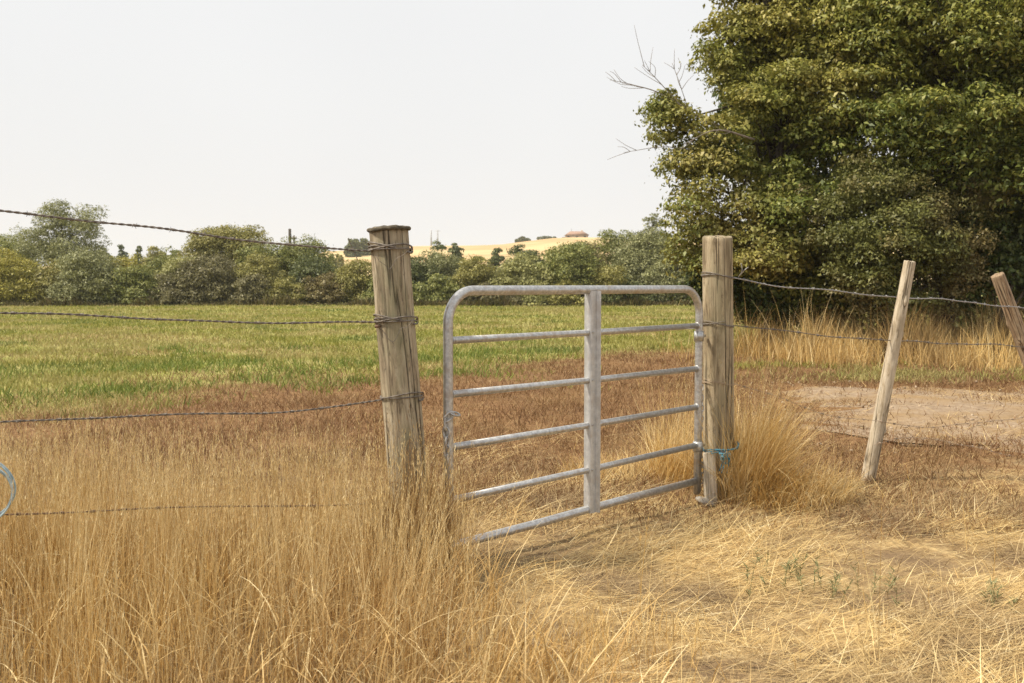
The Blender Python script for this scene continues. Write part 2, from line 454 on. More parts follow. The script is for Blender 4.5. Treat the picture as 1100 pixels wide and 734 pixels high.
def hill_mat():
    m, nt, b = new_mat('dry hill grass')
    pos = N(nt, 'ShaderNodeNewGeometry').outputs['Position']
    n1 = noise(nt, mapped(nt, pos, (.012, .018, .03)), 1, 4, .6); n2 = noise(nt, pos, .35, 5, .7)
    c = ramp(nt, n1, [(.36, (.50, .37, .19)), (.50, (.58, .45, .25)), (.60, (.48, .315, .17)), (.70, (.54, .41, .225))])
    c = mixc(nt, ramp(nt, n2, [(.45, (0, 0, 0)), (.7, (.5, .5, .5))]), c, (.52, .38, .19))
    nt.links.new(c, b.inputs['Base Color']); b.inputs['Roughness'].default_value = 1; b.inputs['Specular IOR Level'].default_value = 0
    return m
struct(grid(np.linspace(-420, 420, 140), np.linspace(118, 760, 70), hill_z, 'hill', hill_mat()))

# bare dirt track on the far side of the right-hand fence
def dirt_track():
    m, nt, b = new_mat('pale trodden dirt'); dirt_detail = True
    pos = N(nt, 'ShaderNodeNewGeometry').outputs['Position']
    n2 = noise(nt, pos, 1.1, 5, .65); n3 = noise(nt, pos, 12, 6, .7)
    c = ramp(nt, n3, [(.3, (.20, .138, .088)), (.5, (.315, .235, .16)), (.72, (.42, .325, .23))])
    c = mixc(nt, ramp(nt, n2, [(.44, (0, 0, 0)), (.60, (.85, .85, .85))]), c, (.31, .21, .11))
    nt.links.new(c, b.inputs['Base Color']); b.inputs['Roughness'].default_value = .95; b.inputs['Specular IOR Level'].default_value = .1
    bump(nt, b, n3, .7, .03)
    us = np.linspace(0, 1, 120); vs_ = np.linspace(0, 1, 40)
    V = []
    for v in vs_:
        for u in us:
            x = 2.2 + u * 15 + (1 - u) ** 8 * (.75 * math.sin(v * 9.5 + 1) + .45 * math.sin(v * 23) + .3 * math.sin(v * 41 + 2) + .5)
            w = min(1, .55 + u * 6)
            lo, hi = 7.45 + .35 * wob(x, 0, 1.3, 1) + .12 * wob(x, 5, 5.1, 1), 12.8 + .5 * wob(x, 3, .9, 2) + .2 * wob(x, 3, 4.1, 2) + .05 * x
            mid = 10.0
            V.append([x, mid + ((lo + (hi - lo) * v) - mid) * w, min(1, v * 7, (1 - v) * 7, u * 15)])
    V = np.array(V); V[:, 2] = gz(V[:, 0], V[:, 1]) - .012 + .026 * np.array(V[:, 2])
    nx = len(us)
    i, j = np.meshgrid(np.arange(nx - 1), np.arange(len(vs_) - 1), indexing='xy'); a = j * nx + i
    Q = np.stack([a, a + 1, a + nx + 1, a + nx], -1).reshape(-1, 4)
    return struct(mesh_obj('dirt_track', V, Q, m, None, True))
dirt_track()

def gravel():
    n = 1500
    x, y = rng.uniform(2.2, 9.5, n), rng.uniform(7.6, 13.6, n)
    s_ = .004 + .016 * rng.random(n) ** 4
    ph = (1 + 5 ** .5) / 2
    ico = unit(np.array([[-1, ph, 0], [1, ph, 0], [-1, -ph, 0], [1, -ph, 0], [0, -1, ph], [0, 1, ph], [0, -1, -ph], [0, 1, -ph], [ph, 0, -1], [ph, 0, 1], [-ph, 0, -1], [-ph, 0, 1]]))
    tri = np.array([[0, 11, 5], [0, 5, 1], [0, 1, 7], [0, 7, 10], [0, 10, 11], [1, 5, 9], [5, 11, 4], [11, 10, 2], [10, 7, 6], [7, 1, 8], [3, 9, 4], [3, 4, 2], [3, 2, 6], [3, 6, 8], [3, 8, 9], [4, 9, 5], [2, 4, 11], [6, 2, 10], [8, 6, 7], [9, 8, 1]])
    sc_ = s_[:, None, None] * rng.uniform(.6, 1.4, (n, 1, 3)) * rng.uniform(.8, 1.2, (n, 12, 1))
    V = ico[None] * sc_ + np.stack([x, y, gz(x, y) + .014 + s_ * .2], 1)[:, None]
    F = (np.arange(n) * 12)[:, None, None] + tri[None]
    m, nt, b = new_mat('earth clods')
    geo = N(nt, 'ShaderNodeNewGeometry')
    nt.links.new(ramp(nt, geo.outputs['Random Per Island'], [(0, (.22, .155, .095)), (.7, (.36, .27, .185)), (1, (.44, .345, .245))]), b.inputs['Base Color'])
    b.inputs['Roughness'].default_value = .95
    return mesh_obj('gravel', V.reshape(-1, 3), F.reshape(-1, 3), m)
stuff(gravel(), 'loose clods and pebbles strewn over the bare dirt track', 'gravel')

# ------------------------------------------------------------------ gate
GL, GR = at(482, 560, 4.66)[:2], at(749, 520, 6.08)[:2]        # feet of the two uprights, in plan
gdir = unit(GR - GL); glen = float(np.linalg.norm(GR - GL))
ZT = at(600, 311.5, 5.3)[2]                                    # top rail axis
ZB = 0.115                                                      # bottom rail axis
gate = thing('farm_gate', (*GL, 0), 'galvanised steel tube farm gate with five gaps, standing shut between the two thick posts', 'gate')
gate.rotation_euler = (0, 0, math.atan2(gdir[1], gdir[0]))
rc = .155                                                       # corner radius
def arc(cx, cz, r, a0, a1, n=12):
    a = np.linspace(a0, a1, n)
    return np.stack([cx + r * np.cos(a), 0 * a, cz + r * np.sin(a)], 1)
fr = np.vstack([[[0, 0, .05], [0, 0, .5]], arc(rc, ZT - rc, rc, np.pi, np.pi / 2), [[glen / 2, 0, ZT]], arc(glen - rc, ZT - rc, rc, np.pi / 2, 0), [[glen, 0, .5], [glen, 0, .045]]])
Acc().add(*tube(fr, .0235, 16)).build('frame', M['galv'], gate, True)
lv_l = [at(485, y, 4.66)[2] for y in (366, 424, 481, 538)]
lv_r = [at(747, y, 6.08)[2] for y in (350, 396, 437, 478)]
for zl, zr in zip(lv_l, lv_r):
    Acc().add(*tube([[.018, 0, zl], [glen * .5, 0, (zl + zr) / 2 - .003], [glen - .018, 0, zr]], .0175, 14)).build('rail', M['galv'], gate, True)
br = [[.0, 0, ZB - .02], [.02, 0, ZB - .02], [glen * .3, 0, ZB - .013], [glen * .62, 0, ZB + .004], [glen - .018, 0, ZB + .012]]
Acc().add(*tube(br, .022, 14)).build('bottom_rail', M['galv'], gate, True)
# vertical channel brace in the middle, lipped, rails passing through it
bx = glen * .503
pr = np.array([[-.025, .024], [-.025, -.026], [-.020, -.026], [.018, -.026], [.022, -.026], [.022, -.050], [.026, -.050], [.026, -.020], [-.020, -.020], [-.020, .024]])
zz = np.array([ZB - .020, ZT - .005]); nprof = len(pr)
V = np.array([[bx + p[0], p[1], z] for z in zz for p in pr])
Q = [[k, (k + 1) % nprof, nprof + (k + 1) % nprof, nprof + k] for k in range(nprof)]
mesh_obj('brace', V, np.array(Q), M['galv_flat'], gate)
for z in [(a + b) / 2 for a, b in zip(lv_l, lv_r)]:
    a = Acc().add(*tube([[bx - .014, -.026, z], [bx - .014, -.031, z]], .006, 10)).build('rivet', M['galv'], gate, True)
for z in (.34, 1.02):                                           # hinge straps to the hanging post
    h = Acc().add(*tube([[glen, 0, z - .03], [glen, 0, z + .03]], .030, 16))
    h.add(*tube([[glen + .02, 0, z], [glen + .075, .01, z]], .010, 10))
    h.build('hinge', M['galv'], gate, True)
# weld beads where rails meet the uprights
for zl, zr in zip(lv_l, lv_r):
    for x, z in ((.022, zl), (glen - .022, zr)):
        a = np.linspace(0, 2 * np.pi, 14, endpoint=False)
        Acc().add(*tube(np.stack([0 * a + x, .0185 * np.cos(a), z + .0185 * np.sin(a)], 1), .004, 6, closed=True)).build('weld_bead', M['galv'], gate, True)

def link_pts(c, axis, side, L=.042, W=.024):
    axis, side = unit(axis), unit(side)
    a = np.linspace(0, 2 * np.pi, 18, endpoint=False)
    sx = np.clip(np.cos(a) * 1.5, -1, 1) * L / 2 * 1.0
    return c + axis * (np.cos(a) * L / 2)[:, None] + side * (np.sign(np.sin(a)) * np.abs(np.sin(a)) ** .7 * W / 2)[:, None]

def chain(name, path, label, cat, rad=.0036, L=.042):
    P = resample(np.asarray(path, float), L - 2 * rad * 1.15)
    root = thing(name, P[0], label, cat)
    for k in range(len(P) - 1):
        ax = unit(P[k + 1] - P[k]); s = unit(np.cross(ax, [.3, 1, .2])); s2 = np.cross(ax, s)
        t = rng.normal(0, .25)
        s = (s if k % 2 else s2) * math.cos(t) + (s2 if k % 2 else s) * math.sin(t)
        Acc().add(*tube(link_pts((P[k] + P[k + 1]) / 2, ax, s, L, L * .58), rad, 8, closed=True)).build('link', M['chain'], root, True, P[0])
    return root
g3 = lambda x, y, z: np.array([GL[0] + gdir[0] * x - gdir[1] * y, GL[1] + gdir[1] * x + gdir[0] * y, z])
cz = at(480, 446, 4.62)[2]
loop = spline([g3(.03, -.035, cz + .0), g3(-.005, -.04, cz + .008), g3(-.038, -.02, cz - .03), g3(-.030, -.026, cz - .10), g3(-.034, -.03, cz - .17), g3(-.028, -.03, cz - .25)], 80)
chain('gate_chain', loop, 'short steel latch chain dangling on the left upright of the gate', 'chain', .0050, .054)

# ------------------------------------------------------------------ posts
def round_post(name, base, top, r0, r1, mat, label, seed, bury=.25, sides=140, rings=90, knots=(), tilt_top=0.0, root=None):
    base, top = np.array(base, float), np.array(top, float)
    ax = unit(top - base); L = np.linalg.norm(top - base) + bury
    a = np.linspace(0, 2 * np.pi, sides, endpoint=False)
    t = np.linspace(0, 1, rings)
    A, T = np.meshgrid(a, t, indexing='xy'); Zl = T * L - bury
    r = r0 + (r1 - r0) * T
    r = r * (1 + .022 * np.sin(2 * A + seed + 1.1 * Zl) + .016 * np.sin(3 * A - seed + 2.3 * Zl) + .010 * np.sin(5 * A + 3 * seed + 1.7 * np.sin(3 * Zl)) + .008 * np.sin(9 * A + Zl * 2 + seed) * np.sin(Zl * 5 + A))
    g = np.random.default_rng(int(seed * 10))
    for k in range(9):                                          # drying splits
        a0 = g.uniform(0, 2 * np.pi); z0, z1 = sorted(g.uniform(0, L - bury, 2)); dep = g.uniform(.02, .08)
        z1 = min(z1, L - bury - .12)
        wv = a0 + .06 * np.sin(Zl * 4 + k) + .03 * Zl
        d = np.abs((A - wv + np.pi) % (2 * np.pi) - np.pi)
        win = np.clip((Zl - z0) / .1, 0, 1) * np.clip((z1 - Zl) / .1, 0, 1)
        r = r * (1 - dep * np.clip(1 - d / .045, 0, 1) * win)
    for ka, kz, kh in knots:
        d2 = ((A - ka + np.pi) % (2 * np.pi) - np.pi) ** 2 * r0 ** 2 + (Zl - kz) ** 2
        r = r + kh * np.exp(-d2 / (.6 * r0) ** 2 * 2.2)
    bend = .006 * np.sin(Zl * 2.2 + seed) * (L / 1.5)
    V = np.stack([r * np.cos(A) + bend, r * np.sin(A), Zl + tilt_top * np.cos(A) * r * (T > .985)], -1).reshape(-1, 3)
    # top: chamfer ring and uneven end grain
    top_rows = []
    for q, (s, dz) in enumerate([(.95, .006), (.7, .008), (.4, .006), (.12, .007)]):
        rr = r[-1] * s
        top_rows.append(np.stack([rr * np.cos(a) + bend[-1], rr * np.sin(a), L - bury + dz + .003 * np.sin(5 * a + q) + tilt_top * np.cos(a) * rr], 1))
    V = np.vstack([V] + top_rows)
    n = rings + 4
    i, j = np.meshgrid(np.arange(n - 1), np.arange(sides), indexing='ij'); j2 = (j + 1) % sides
    Q = np.stack([i * sides + j, i * sides + j2, (i + 1) * sides + j2, (i + 1) * sides + j], -1).reshape(-1, 4)
    cap = np.array([[(n - 1) * sides + k for k in range(sides)]])
    o = mesh_obj(name, V, [Q, cap], mat, None, True)
    o.location = base
    o.rotation_euler = Vector(ax).to_track_quat('Z', 'Y').to_euler()
    tag(o, label, 'fence post', 'fence posts')
    o['_h'] = 0; del o['_h']
    return o, base, ax, L - bury

PLB = at(446, 616, 4.62); PLB[2] = 0
PLT = at(417.5, 246, 4.60)
pl, plb, plax, plh = round_post('fence_post', PLB, PLT, .094, .090, M['post_left'], 'thick weathered round post with dark rotten rim, left of the gate', 1.3, knots=((-1.4, 1.18, .006), (-2.0, .85, .004)))
# dark lip of rotten wood round the top
a = np.linspace(0, 2 * np.pi, 72, endpoint=False)
lip = Acc()
ring = np.stack([.0905 * np.cos(a) + .003 * np.sin(7 * a), .0905 * np.sin(a) + .003 * np.cos(5 * a), plh - .002 + .002 * np.sin(3 * a + 1) + .001 * np.sin(13 * a)], 1)
lip.add(*tube(ring, .0095 + .0012 * np.sin(5 * a) + .0010 * np.sin(19 * a + 1), 10, closed=True))
dome = []
for s, dz in ((.98, .004), (.75, .010), (.45, .013), (.1, .012)):
    dome.append(np.stack([.09 * s * np.cos(a), .09 * s * np.sin(a), plh + dz + .003 * np.sin(4 * a + s * 9)], 1))
dV = np.vstack(dome); nn = 72
i, j = np.meshgrid(np.arange(3), np.arange(nn), indexing='ij'); j2 = (j + 1) % nn
lip.add(dV, np.stack([i * nn + j, i * nn + j2, (i + 1) * nn + j2, (i + 1) * nn + j], -1).reshape(-1, 4))
lipo = lip.build('rotten_rim', M['post_end'], pl, True)
nail = Acc().add(*tube([[.05, -.075, 1.155], [.052, -.100, 1.155]], .007, 8)).build('nail', M['rust'], pl, True)

PRB = at(772, 540, 6.20); PRB[2] = 0
PRT = at(770.5, 255.5, 6.20)
prp, prb, prax, prh = round_post('fence_post.001', PRB, PRT, .095, .090, M['post_right'], 'upright sawn-topped round post on the hinge side of the gate', 4.1, knots=((-1.2, 1.2, .004),), tilt_top=-.12)

SKB, SKT = at(932, 524, 6.62), at(977, 282, 6.55)
SKB[2] = gz(SKB[0], SKB[1])
sk, skb, skax, skh = round_post('fence_stake', SKB, SKT, .050, .037, M['stake'], 'slim pale peeled stake leaning right beside the dirt track', 2.2, sides=28,
           knots=((-1.5, .35, .012), (-.6, .62, .014), (-2.2, .80, .010), (-1.2, 1.0, .012), (-2.6, 1.22, .012), (-.4, 1.3, .009)))
S2B, S2T = at(1143, 484, 8.0), at(1071, 296, 7.85)
S2B[2] = gz(S2B[0], S2B[1])
s2, s2b, s2ax, s2h = round_post('fence_stake.001', S2B, S2T, .068, .050, M['stake_dark'], 'brown barked stake leaning left at the right edge of view', 3.4, sides=28,
           knots=((-1.5, .7, .012), (-.8, 1.0, .010), (-2.2, 1.15, .012)))
for o in (sk, s2): o['category'] = 'fence stake'

# ------------------------------------------------------------------ barbed wire
def make_barb(mat):
    ac = Acc()
    a = np.linspace(0, 4.6 * np.pi, 34)
    coil_ = np.stack([np.linspace(-.006, .006, 34), .0052 * np.cos(a), .0052 * np.sin(a)], 1)
    pts = np.vstack([[-.009, .008, .012], coil_, [.010, -.007, .012]])
    ac.add(*tube(pts, np.concatenate([[.0006], np.full(34, .0014), [.0006]]), 6))
    a2 = a + 1.5
    pts = np.vstack([[-.008, -.010, -.008], np.stack([np.linspace(-.004, .008, 34), .0056 * np.cos(a2), .0056 * np.sin(a2)], 1), [.010, .010, -.008]])
    ac.add(*tube(pts, np.concatenate([[.0006], np.full(34, .0014), [.0006]]), 6))
    return ac
barb_mesh = {}
def barbed_wire(ctrl, label, mat='wire', barb=True, step=.15, wraps=(), sag_n=.004, rad=.0020, seed=0, extra=(), twist=True):
    g = np.random.default_rng(seed)
    P = resample(spline(ctrl, 400), .007)
    n = len(P); s = np.arange(n) * .007
    ph = g.uniform(0, 6, 4)
    P[:, 2] += sag_n * (np.sin(s * 5 + ph[0]) + .6 * np.sin(s * 11 + ph[1])) ; P[:, 1] += sag_n * np.sin(s * 7 + ph[2])
    root = thing('barbed_wire', P[0], label, 'barbed wire', 'strands of barbed wire')
    t = unit(np.gradient(P, axis=0)); s1 = unit(np.cross(t, [0, 0, 1])); s2_ = np.cross(s1, t)
    tw = s * 2 * np.pi / .062 + .7 * np.sin(s * 9)
    for k in (0, 1):
        off = .0023 * (np.cos(tw + k * np.pi)[:, None] * s1 + np.sin(tw + k * np.pi)[:, None] * s2_)
        Acc().add(*tube(P + off, rad, 6)).build('strand', M[mat], root, True, P[0])
    if barb:
        if mat not in barb_mesh:
            o = make_barb(M[mat]).build('barb', M[mat], root, True); barb_mesh[mat] = o; first = True
        else: first = False
        d = g.uniform(.03, .12)
        while d < s[-1] - .02:
            k = int(d / .007)
            if first: o = barb_mesh[mat]; first = False
            else:
                o = barb_mesh[mat].copy(); COL.objects.link(o)
            o.parent = root
            x = Vector(t[k]); q = x.to_track_quat('X', 'Z')
            o.rotation_euler = (q @ Matrix.Rotation(g.uniform(0, 6.28), 3, 'X').to_quaternion()).to_euler()
            o.location = P[k] - P[0]
            d += step * g.uniform(.8, 1.2)
    for (pb, pax, h, r, tilt, turns, a0) in wraps:
        e1 = unit(np.cross(pax, [0, 1, .01])); e2 = np.cross(pax, e1)
        ac = Acc()
        for kk in range(2):
            a = np.linspace(a0, a0 + 2 * np.pi * turns, int(90 * turns))
            hh = h + tilt * np.cos(a - .6) + .010 * np.sin(a * 1.5 + kk) * (kk + .5) + kk * .007 + np.linspace(0, .012, len(a))
            rr = r + .0035 + .001 * np.sin(a * 3) + kk * .001
            ac.add(*tube(pb + pax * hh[:, None] + rr[:, None] * (np.cos(a)[:, None] * e1 + np.sin(a)[:, None] * e2), rad * 1.25, 6))
        for da in (.35, 1.15):                                  # staple holding the wrap
            a_ = 3.14 + da if tilt > .011 else 3.5 + da
            rd = lambda q, out: pb + pax * (h + q) + (math.cos(a_) * e1 + math.sin(a_) * e2) * (r + out)
            Acc().add(*tube([rd(-.016, -.01), rd(-.016, .008), rd(-.010, .012), rd(.012, .012), rd(.018, .008), rd(.018, -.01)], .0024, 6)).build('staple', M['rust'], root, True, P[0])
        ac.build('post_wrap', M[mat if mat != 'wire_new' else 'wire'], root, True, P[0])
    for nm, pts, r_, m_ in extra:
        Acc().add(*tube(spline(pts, 24), r_, 6)).build(nm, M[m_], root, True, P[0])
    return root

def pside(pb, pax, h, r, px_shift=0, front=.6):        # a point on the camera-left flank of a post
    c = pb + pax * h
    return c + np.array([-r * math.cos(front), -r * math.sin(front), 0])
def h_of(px, py, Y, pb, pax):                          # height along the post of an image row
    return float(np.dot(at(px, py, Y) - pb, pax))

L_rows = [(226, 272), (336, 349), (453, 431), (553, 541)]
L_names = ['dark topmost strand of barbed wire left of the gate, against the sky',
           'second strand from the top left of the gate, crossing the green field',
           'third strand from the top left of the gate, sagging over brown stubble',
           'lowest rusty strand left of the gate, half lost in tall dry grass']
mids = [(190, 249), (200, 344), (215, 445), (200, 545)]
for k, ((yl, yr), nm, (mx_, my_)) in enumerate(zip(L_rows, L_names, mids)):
    h = h_of(418, yr - 2, 4.6, plb, plax)
    pr_ = pside(plb, plax, h, .096)
    pl_ = at(0, yl, 3.80)
    ymid = 3.8 + .8 * (mx_ / 405)
    out = pl_ + (pl_ - at(mx_, my_, ymid)) * 1.1
    out2 = pl_ + (pl_ - at(mx_, my_, ymid)) * 3.2; out2[2] = out[2] + .02
    ctrl = [out2, out, pl_, at(mx_, my_, ymid), at((mx_ + 410) / 2, (my_ + yr) / 2 + [1.0, 0, 4, 1][k], (ymid + 4.55) / 2), pr_]
    wraps = [(plb, plax, h, .094, .012, 1.9 if k < 2 else 1.15, 2.6)] if k < 3 else []
    ex = []
    if k == 0:
        p = at(384, 279, 4.54)
        ex.append(('loose_end', [p, at(381, 272, 4.54), at(374, 256, 4.52)], .0022, 'wire'))
    if k < 2:
        c = lambda x, y: at(x, y, 4.50)
        yy = yr
        ex.append(('wire_tail', [c(404 + k * 5, yy + 3), c(408 + k * 5, yy + 9), c(414 + k * 5, yy + 13 + 4 * k), c(419 + k * 5, yy + 17), c(426 + k * 5, yy + 6 - 2 * k), c(432 + k * 5, yy + 3), c(440 + k * 3, yy - 4)], .0013, 'wire'))
    barbed_wire(ctrl, nm, 'rust' if k == 3 else 'wire', True, .135, wraps, [.004, .003, .002, .002][k], [.0030, .0026, .0023, .0019][k], 11 + k, ex)
# old staple low on the left post
st = Acc().add(*tube(spline([at(419, 519, 4.54), at(424, 518, 4.505), at(436, 520, 4.50), at(449, 522, 4.51)], 20), .0028, 6)).build('wire_scrap', M['rust'], None, True)
tag(st, 'short rusty scrap of wire stapled low on the left post', 'wire')

R_specs = [  # height rows at right post, then through the stake and the far stake
    ('pale grey top strand of barbed wire right of the gate, before the dark trees', [(787, 298), (835, 308), (900, 313), (972, 320), (1030, 323), (1084, 330), (1180, 338)], 'wire_new', 298),
    ('second strand right of the gate, crossing the tall golden grass', [(787, 349), (845, 356), (905, 362), (958, 366), (1020, 369), (1094, 372), (1180, 380)], 'wire', 350),
    ('third strand right of the gate, sagging across the bare dirt', [(788, 412), (830, 424), (890, 446), (943, 453), (1010, 458), (1120, 446), (1190, 442)], 'wire_tan', 412),
    ('lowest slack strand beyond the pale stake, hanging over the dirt', [(938, 478), (985, 470), (1040, 479), (1100, 492), (1150, 488)], 'wire_tan', None),
]
for k, (nm, pp, mt, hr) in enumerate(R_specs):
    ctrl = []
    for (x, y) in pp:
        Yd = np.interp(x, [771, 955, 1110, 1190], [6.14, 6.54, 7.85, 8.4])
        ctrl.append(at(x, y, Yd))
    far_ = ctrl[-1] + np.array([3.2, 1.9, 0]); ctrl += [(ctrl[-1] + far_) / 2 - [0, 0, .03], far_]
    wr = []; ex = []
    if hr:
        h = h_of(771, hr, 6.2, prb, prax)
        e1 = unit(np.cross(prax, [0, 1, .01])); ctrl[0] = prb + prax * h + np.array([.095, .0, 0])
        wr = [(prb, prax, h, .0945, .010, 1.3 if k else 1.15, .0)]
    if k == 0:
        ex = [('loose_end', [at(793, 298, 6.12), at(797, 291, 6.1), at(796, 283, 6.1)], .0022, 'wire_new'), ('loose_end', [at(795, 296, 6.12), at(800, 290, 6.1), at(804, 287, 6.1)], .0022, 'wire_new')]
    barbed_wire(ctrl, nm, mt, True, .16, wr, .004, [.0026, .0019, .0011, .0008][k], 31 + k, ex)

# ------------------------------------------------------------------ things at the foot of the right post
bo_ = at(764, 531, 6.02); bt_ = at(763, 478, 6.06)
d = bt_ - bo_
V, Q = box((0, 0, .13), (.075, .026, .40))
board = mesh_obj('board_stub', V, Q, M['board']); bevel(board, .004)
board.location = (bo_[0], bo_[1], -.02); board.rotation_euler = (R(-4), R(-1.5), R(8))
tag(board, 'short pale board stub standing against the foot of the hinge post', 'board')
rp = thing('baling_twine', at(766, 484, 6.0), 'knotted blue twine tying the board stub to the hinge post', 'rope')
ro = np.array(rp.location)
zt = at(766, 482, 6.05)[2]
for q in range(3):
    a = np.linspace(0, 2 * np.pi, 60, endpoint=False)
    cx_, cy_ = prb[0] - .005, prb[1] - .055
    e = np.stack([cx_ + (.100 + .002 * q) * np.sign(np.cos(a)) * np.abs(np.cos(a)) ** .8, cy_ + (.160 + .003 * q) * np.sign(np.sin(a)) * np.abs(np.sin(a)) ** .9,
                  zt + .007 * q - .012 + .020 * np.cos(a + .3) + .006 * np.sin(3 * a + q)], 1)
    Acc().add(*tube(e, .0036, 8, closed=True)).build('loop', M['rope'], rp, True, ro)
kn = Acc(); kc = at(777, 491, 5.98)
g = np.random.default_rng(3)
for q in range(4):
    ax1, ax2 = unit(g.normal(size=3)), unit(g.normal(size=3))
    a = np.linspace(0, 2 * np.pi, 26, endpoint=False); rr = g.uniform(.018, .034)
    kn.add(*tube(kc + g.normal(0, .008, 3) + rr * (np.cos(a)[:, None] * ax1 + .7 * np.sin(a)[:, None] * ax2), .0052, 7, closed=True))
for q in range(4):
    e = kc + np.array([g.uniform(-.05, .05), g.uniform(-.02, .02), g.uniform(-.11, -.03)])
    kn.add(*tube(spline([kc, kc + np.array([g.uniform(-.03, .05), -.01, .02]), e], 14), np.linspace(.005, .003, 14), 6))
kn.build('knot', M['rope'], rp, True, ro)

V, Q = box((0, 0, 0), (.15, .12, .05))
stn = mesh_obj('stone', V, Q, M['stone'])
m_ = stn.modifiers.new('s', 'SUBSURF'); m_.levels = m_.render_levels = 3
stn.location = (*at(757, 531, 5.98)[:2], .02); stn.rotation_euler = (R(12), R(18), R(25))
tag(stn, 'pale rounded stone half buried under the hinge corner of the gate', 'stone')

chp = spline([at(753, 408, 6.14), at(754, 440, 6.10), at(752, 470, 6.10), at(754, 500, 6.10), at(753, 522, 6.10)], 80)
chain('gate_chain.001', chp, 'dark chain hanging in the narrow gap between gate and hinge post', 'chain', .0034, .040)

# coil of pale wire at the left edge
cc = at(-23, 528, 3.74)
ac = Acc()
g = np.random.default_rng(8)
a = np.linspace(0, 2 * np.pi * 3.3, 240)
rr = .120 + .006 * np.sin(a * .7) + .004 * np.sin(a * 3.1)
ac.add(*tube(np.stack([cc[0] + rr * np.cos(a) * .98, cc[1] + .012 * np.sin(a * .43) + .02 * np.cos(a), cc[2] + rr * np.sin(a) - .01 * np.sin(a * .21)], 1), .0036, 8))
co = ac.build('wire_coil', M['coil'], None, True)
hk = spline([cc + np.array([0, -.01, .112]), cc + np.array([.006, 0, .16]), cc + np.array([-.004, .01, .215]), at(-23, 452, 3.76) + np.array([0, 0, .006])], 20)
Acc().add(*tube(hk, .0022, 6)).build('hanger', M['wire'], co, True)
tag(co, 'coil of pale blue wire hung on the fence at the left edge', 'wire coil')
# ------------------------------------------------------------------ blades of grass
def blades(P, H, W, az, lean, curl, segs=4, g=None, seed=False):
    """P (n,3) roots, H length, W width, az heading of lean, lean start angle from vertical, curl extra angle to the tip"""
    n = len(P); g = g or rng
    t = np.linspace(0, 1, segs + 1)
    th = lean[:, None] + curl[:, None] * t[None] ** 1.4
    ds = H[:, None] / segs
    hx = np.concatenate([np.zeros((n, 1)), np.cumsum(np.sin(th[:, 1:]) * ds, 1)], 1)
    hz = np.concatenate([np.zeros((n, 1)), np.cumsum(np.cos(th[:, 1:]) * ds, 1)], 1)
    c = np.stack([P[:, None, 0] + hx * np.cos(az)[:, None], P[:, None, 1] + hx * np.sin(az)[:, None], P[:, None, 2] + hz], -1)
    fa = az + g.uniform(-1.57, 1.57, n)
    sd = np.stack([np.cos(fa + 1.57), np.sin(fa + 1.57), np.zeros(n)], -1)
    if seed:
        prof = np.interp(t, [0, .74, .78, .88, 1], [1, .8, 2.4, 2.2, .2])
    else:
        prof = np.interp(t, [0, .5, 1], [1, .85, .12])
    w = W[:, None] * prof[None] / 2
    Lv, Rv = c - sd[:, None] * w[..., None], c + sd[:, None] * w[..., None]
    V = np.stack([Lv, Rv], 2).reshape(-1, 3)
    k = np.arange(segs)
    q = np.stack([2 * k, 2 * k + 1, 2 * k + 3, 2 * k + 2], -1)
    Q = (np.arange(n) * 2 * (segs + 1))[:, None, None] + q[None]
    blades.spine = c
    blades.t = np.repeat(np.broadcast_to(t, (n, segs + 1)), 2, axis=1).ravel()
    return V, Q.reshape(-1, 4)

def U(a, b, n): return rng.uniform(a, b, n)
def px_of(x, y): return x / np.maximum(y, .1) * FPX + CX
def on_ground(x, y, dz=0): return np.stack([x, y, gz(x, y) + dz], 1)

def seed_heads(sp, n_each=10, length=.13, size=.015):
    """short spikelets up the last part of every stalk (sp: the stalks' spines)"""
    n, m = sp.shape[0], sp.shape[1]
    t = (1 - rng.random((n, n_each)) * .28) * (m - 1) - 1e-4
    k = t.astype(int); f = (t - k)[..., None]; i = np.arange(n)[:, None]
    P = (sp[i, k] * (1 - f) + sp[i, k + 1] * f).reshape(-1, 3)
    q = len(P)
    return blades(P, size * U(.6, 1.5, q), U(.0012, .0026, q), U(0, 6.28, q), U(.1, .55, q), U(-.3, .3, q), 2)

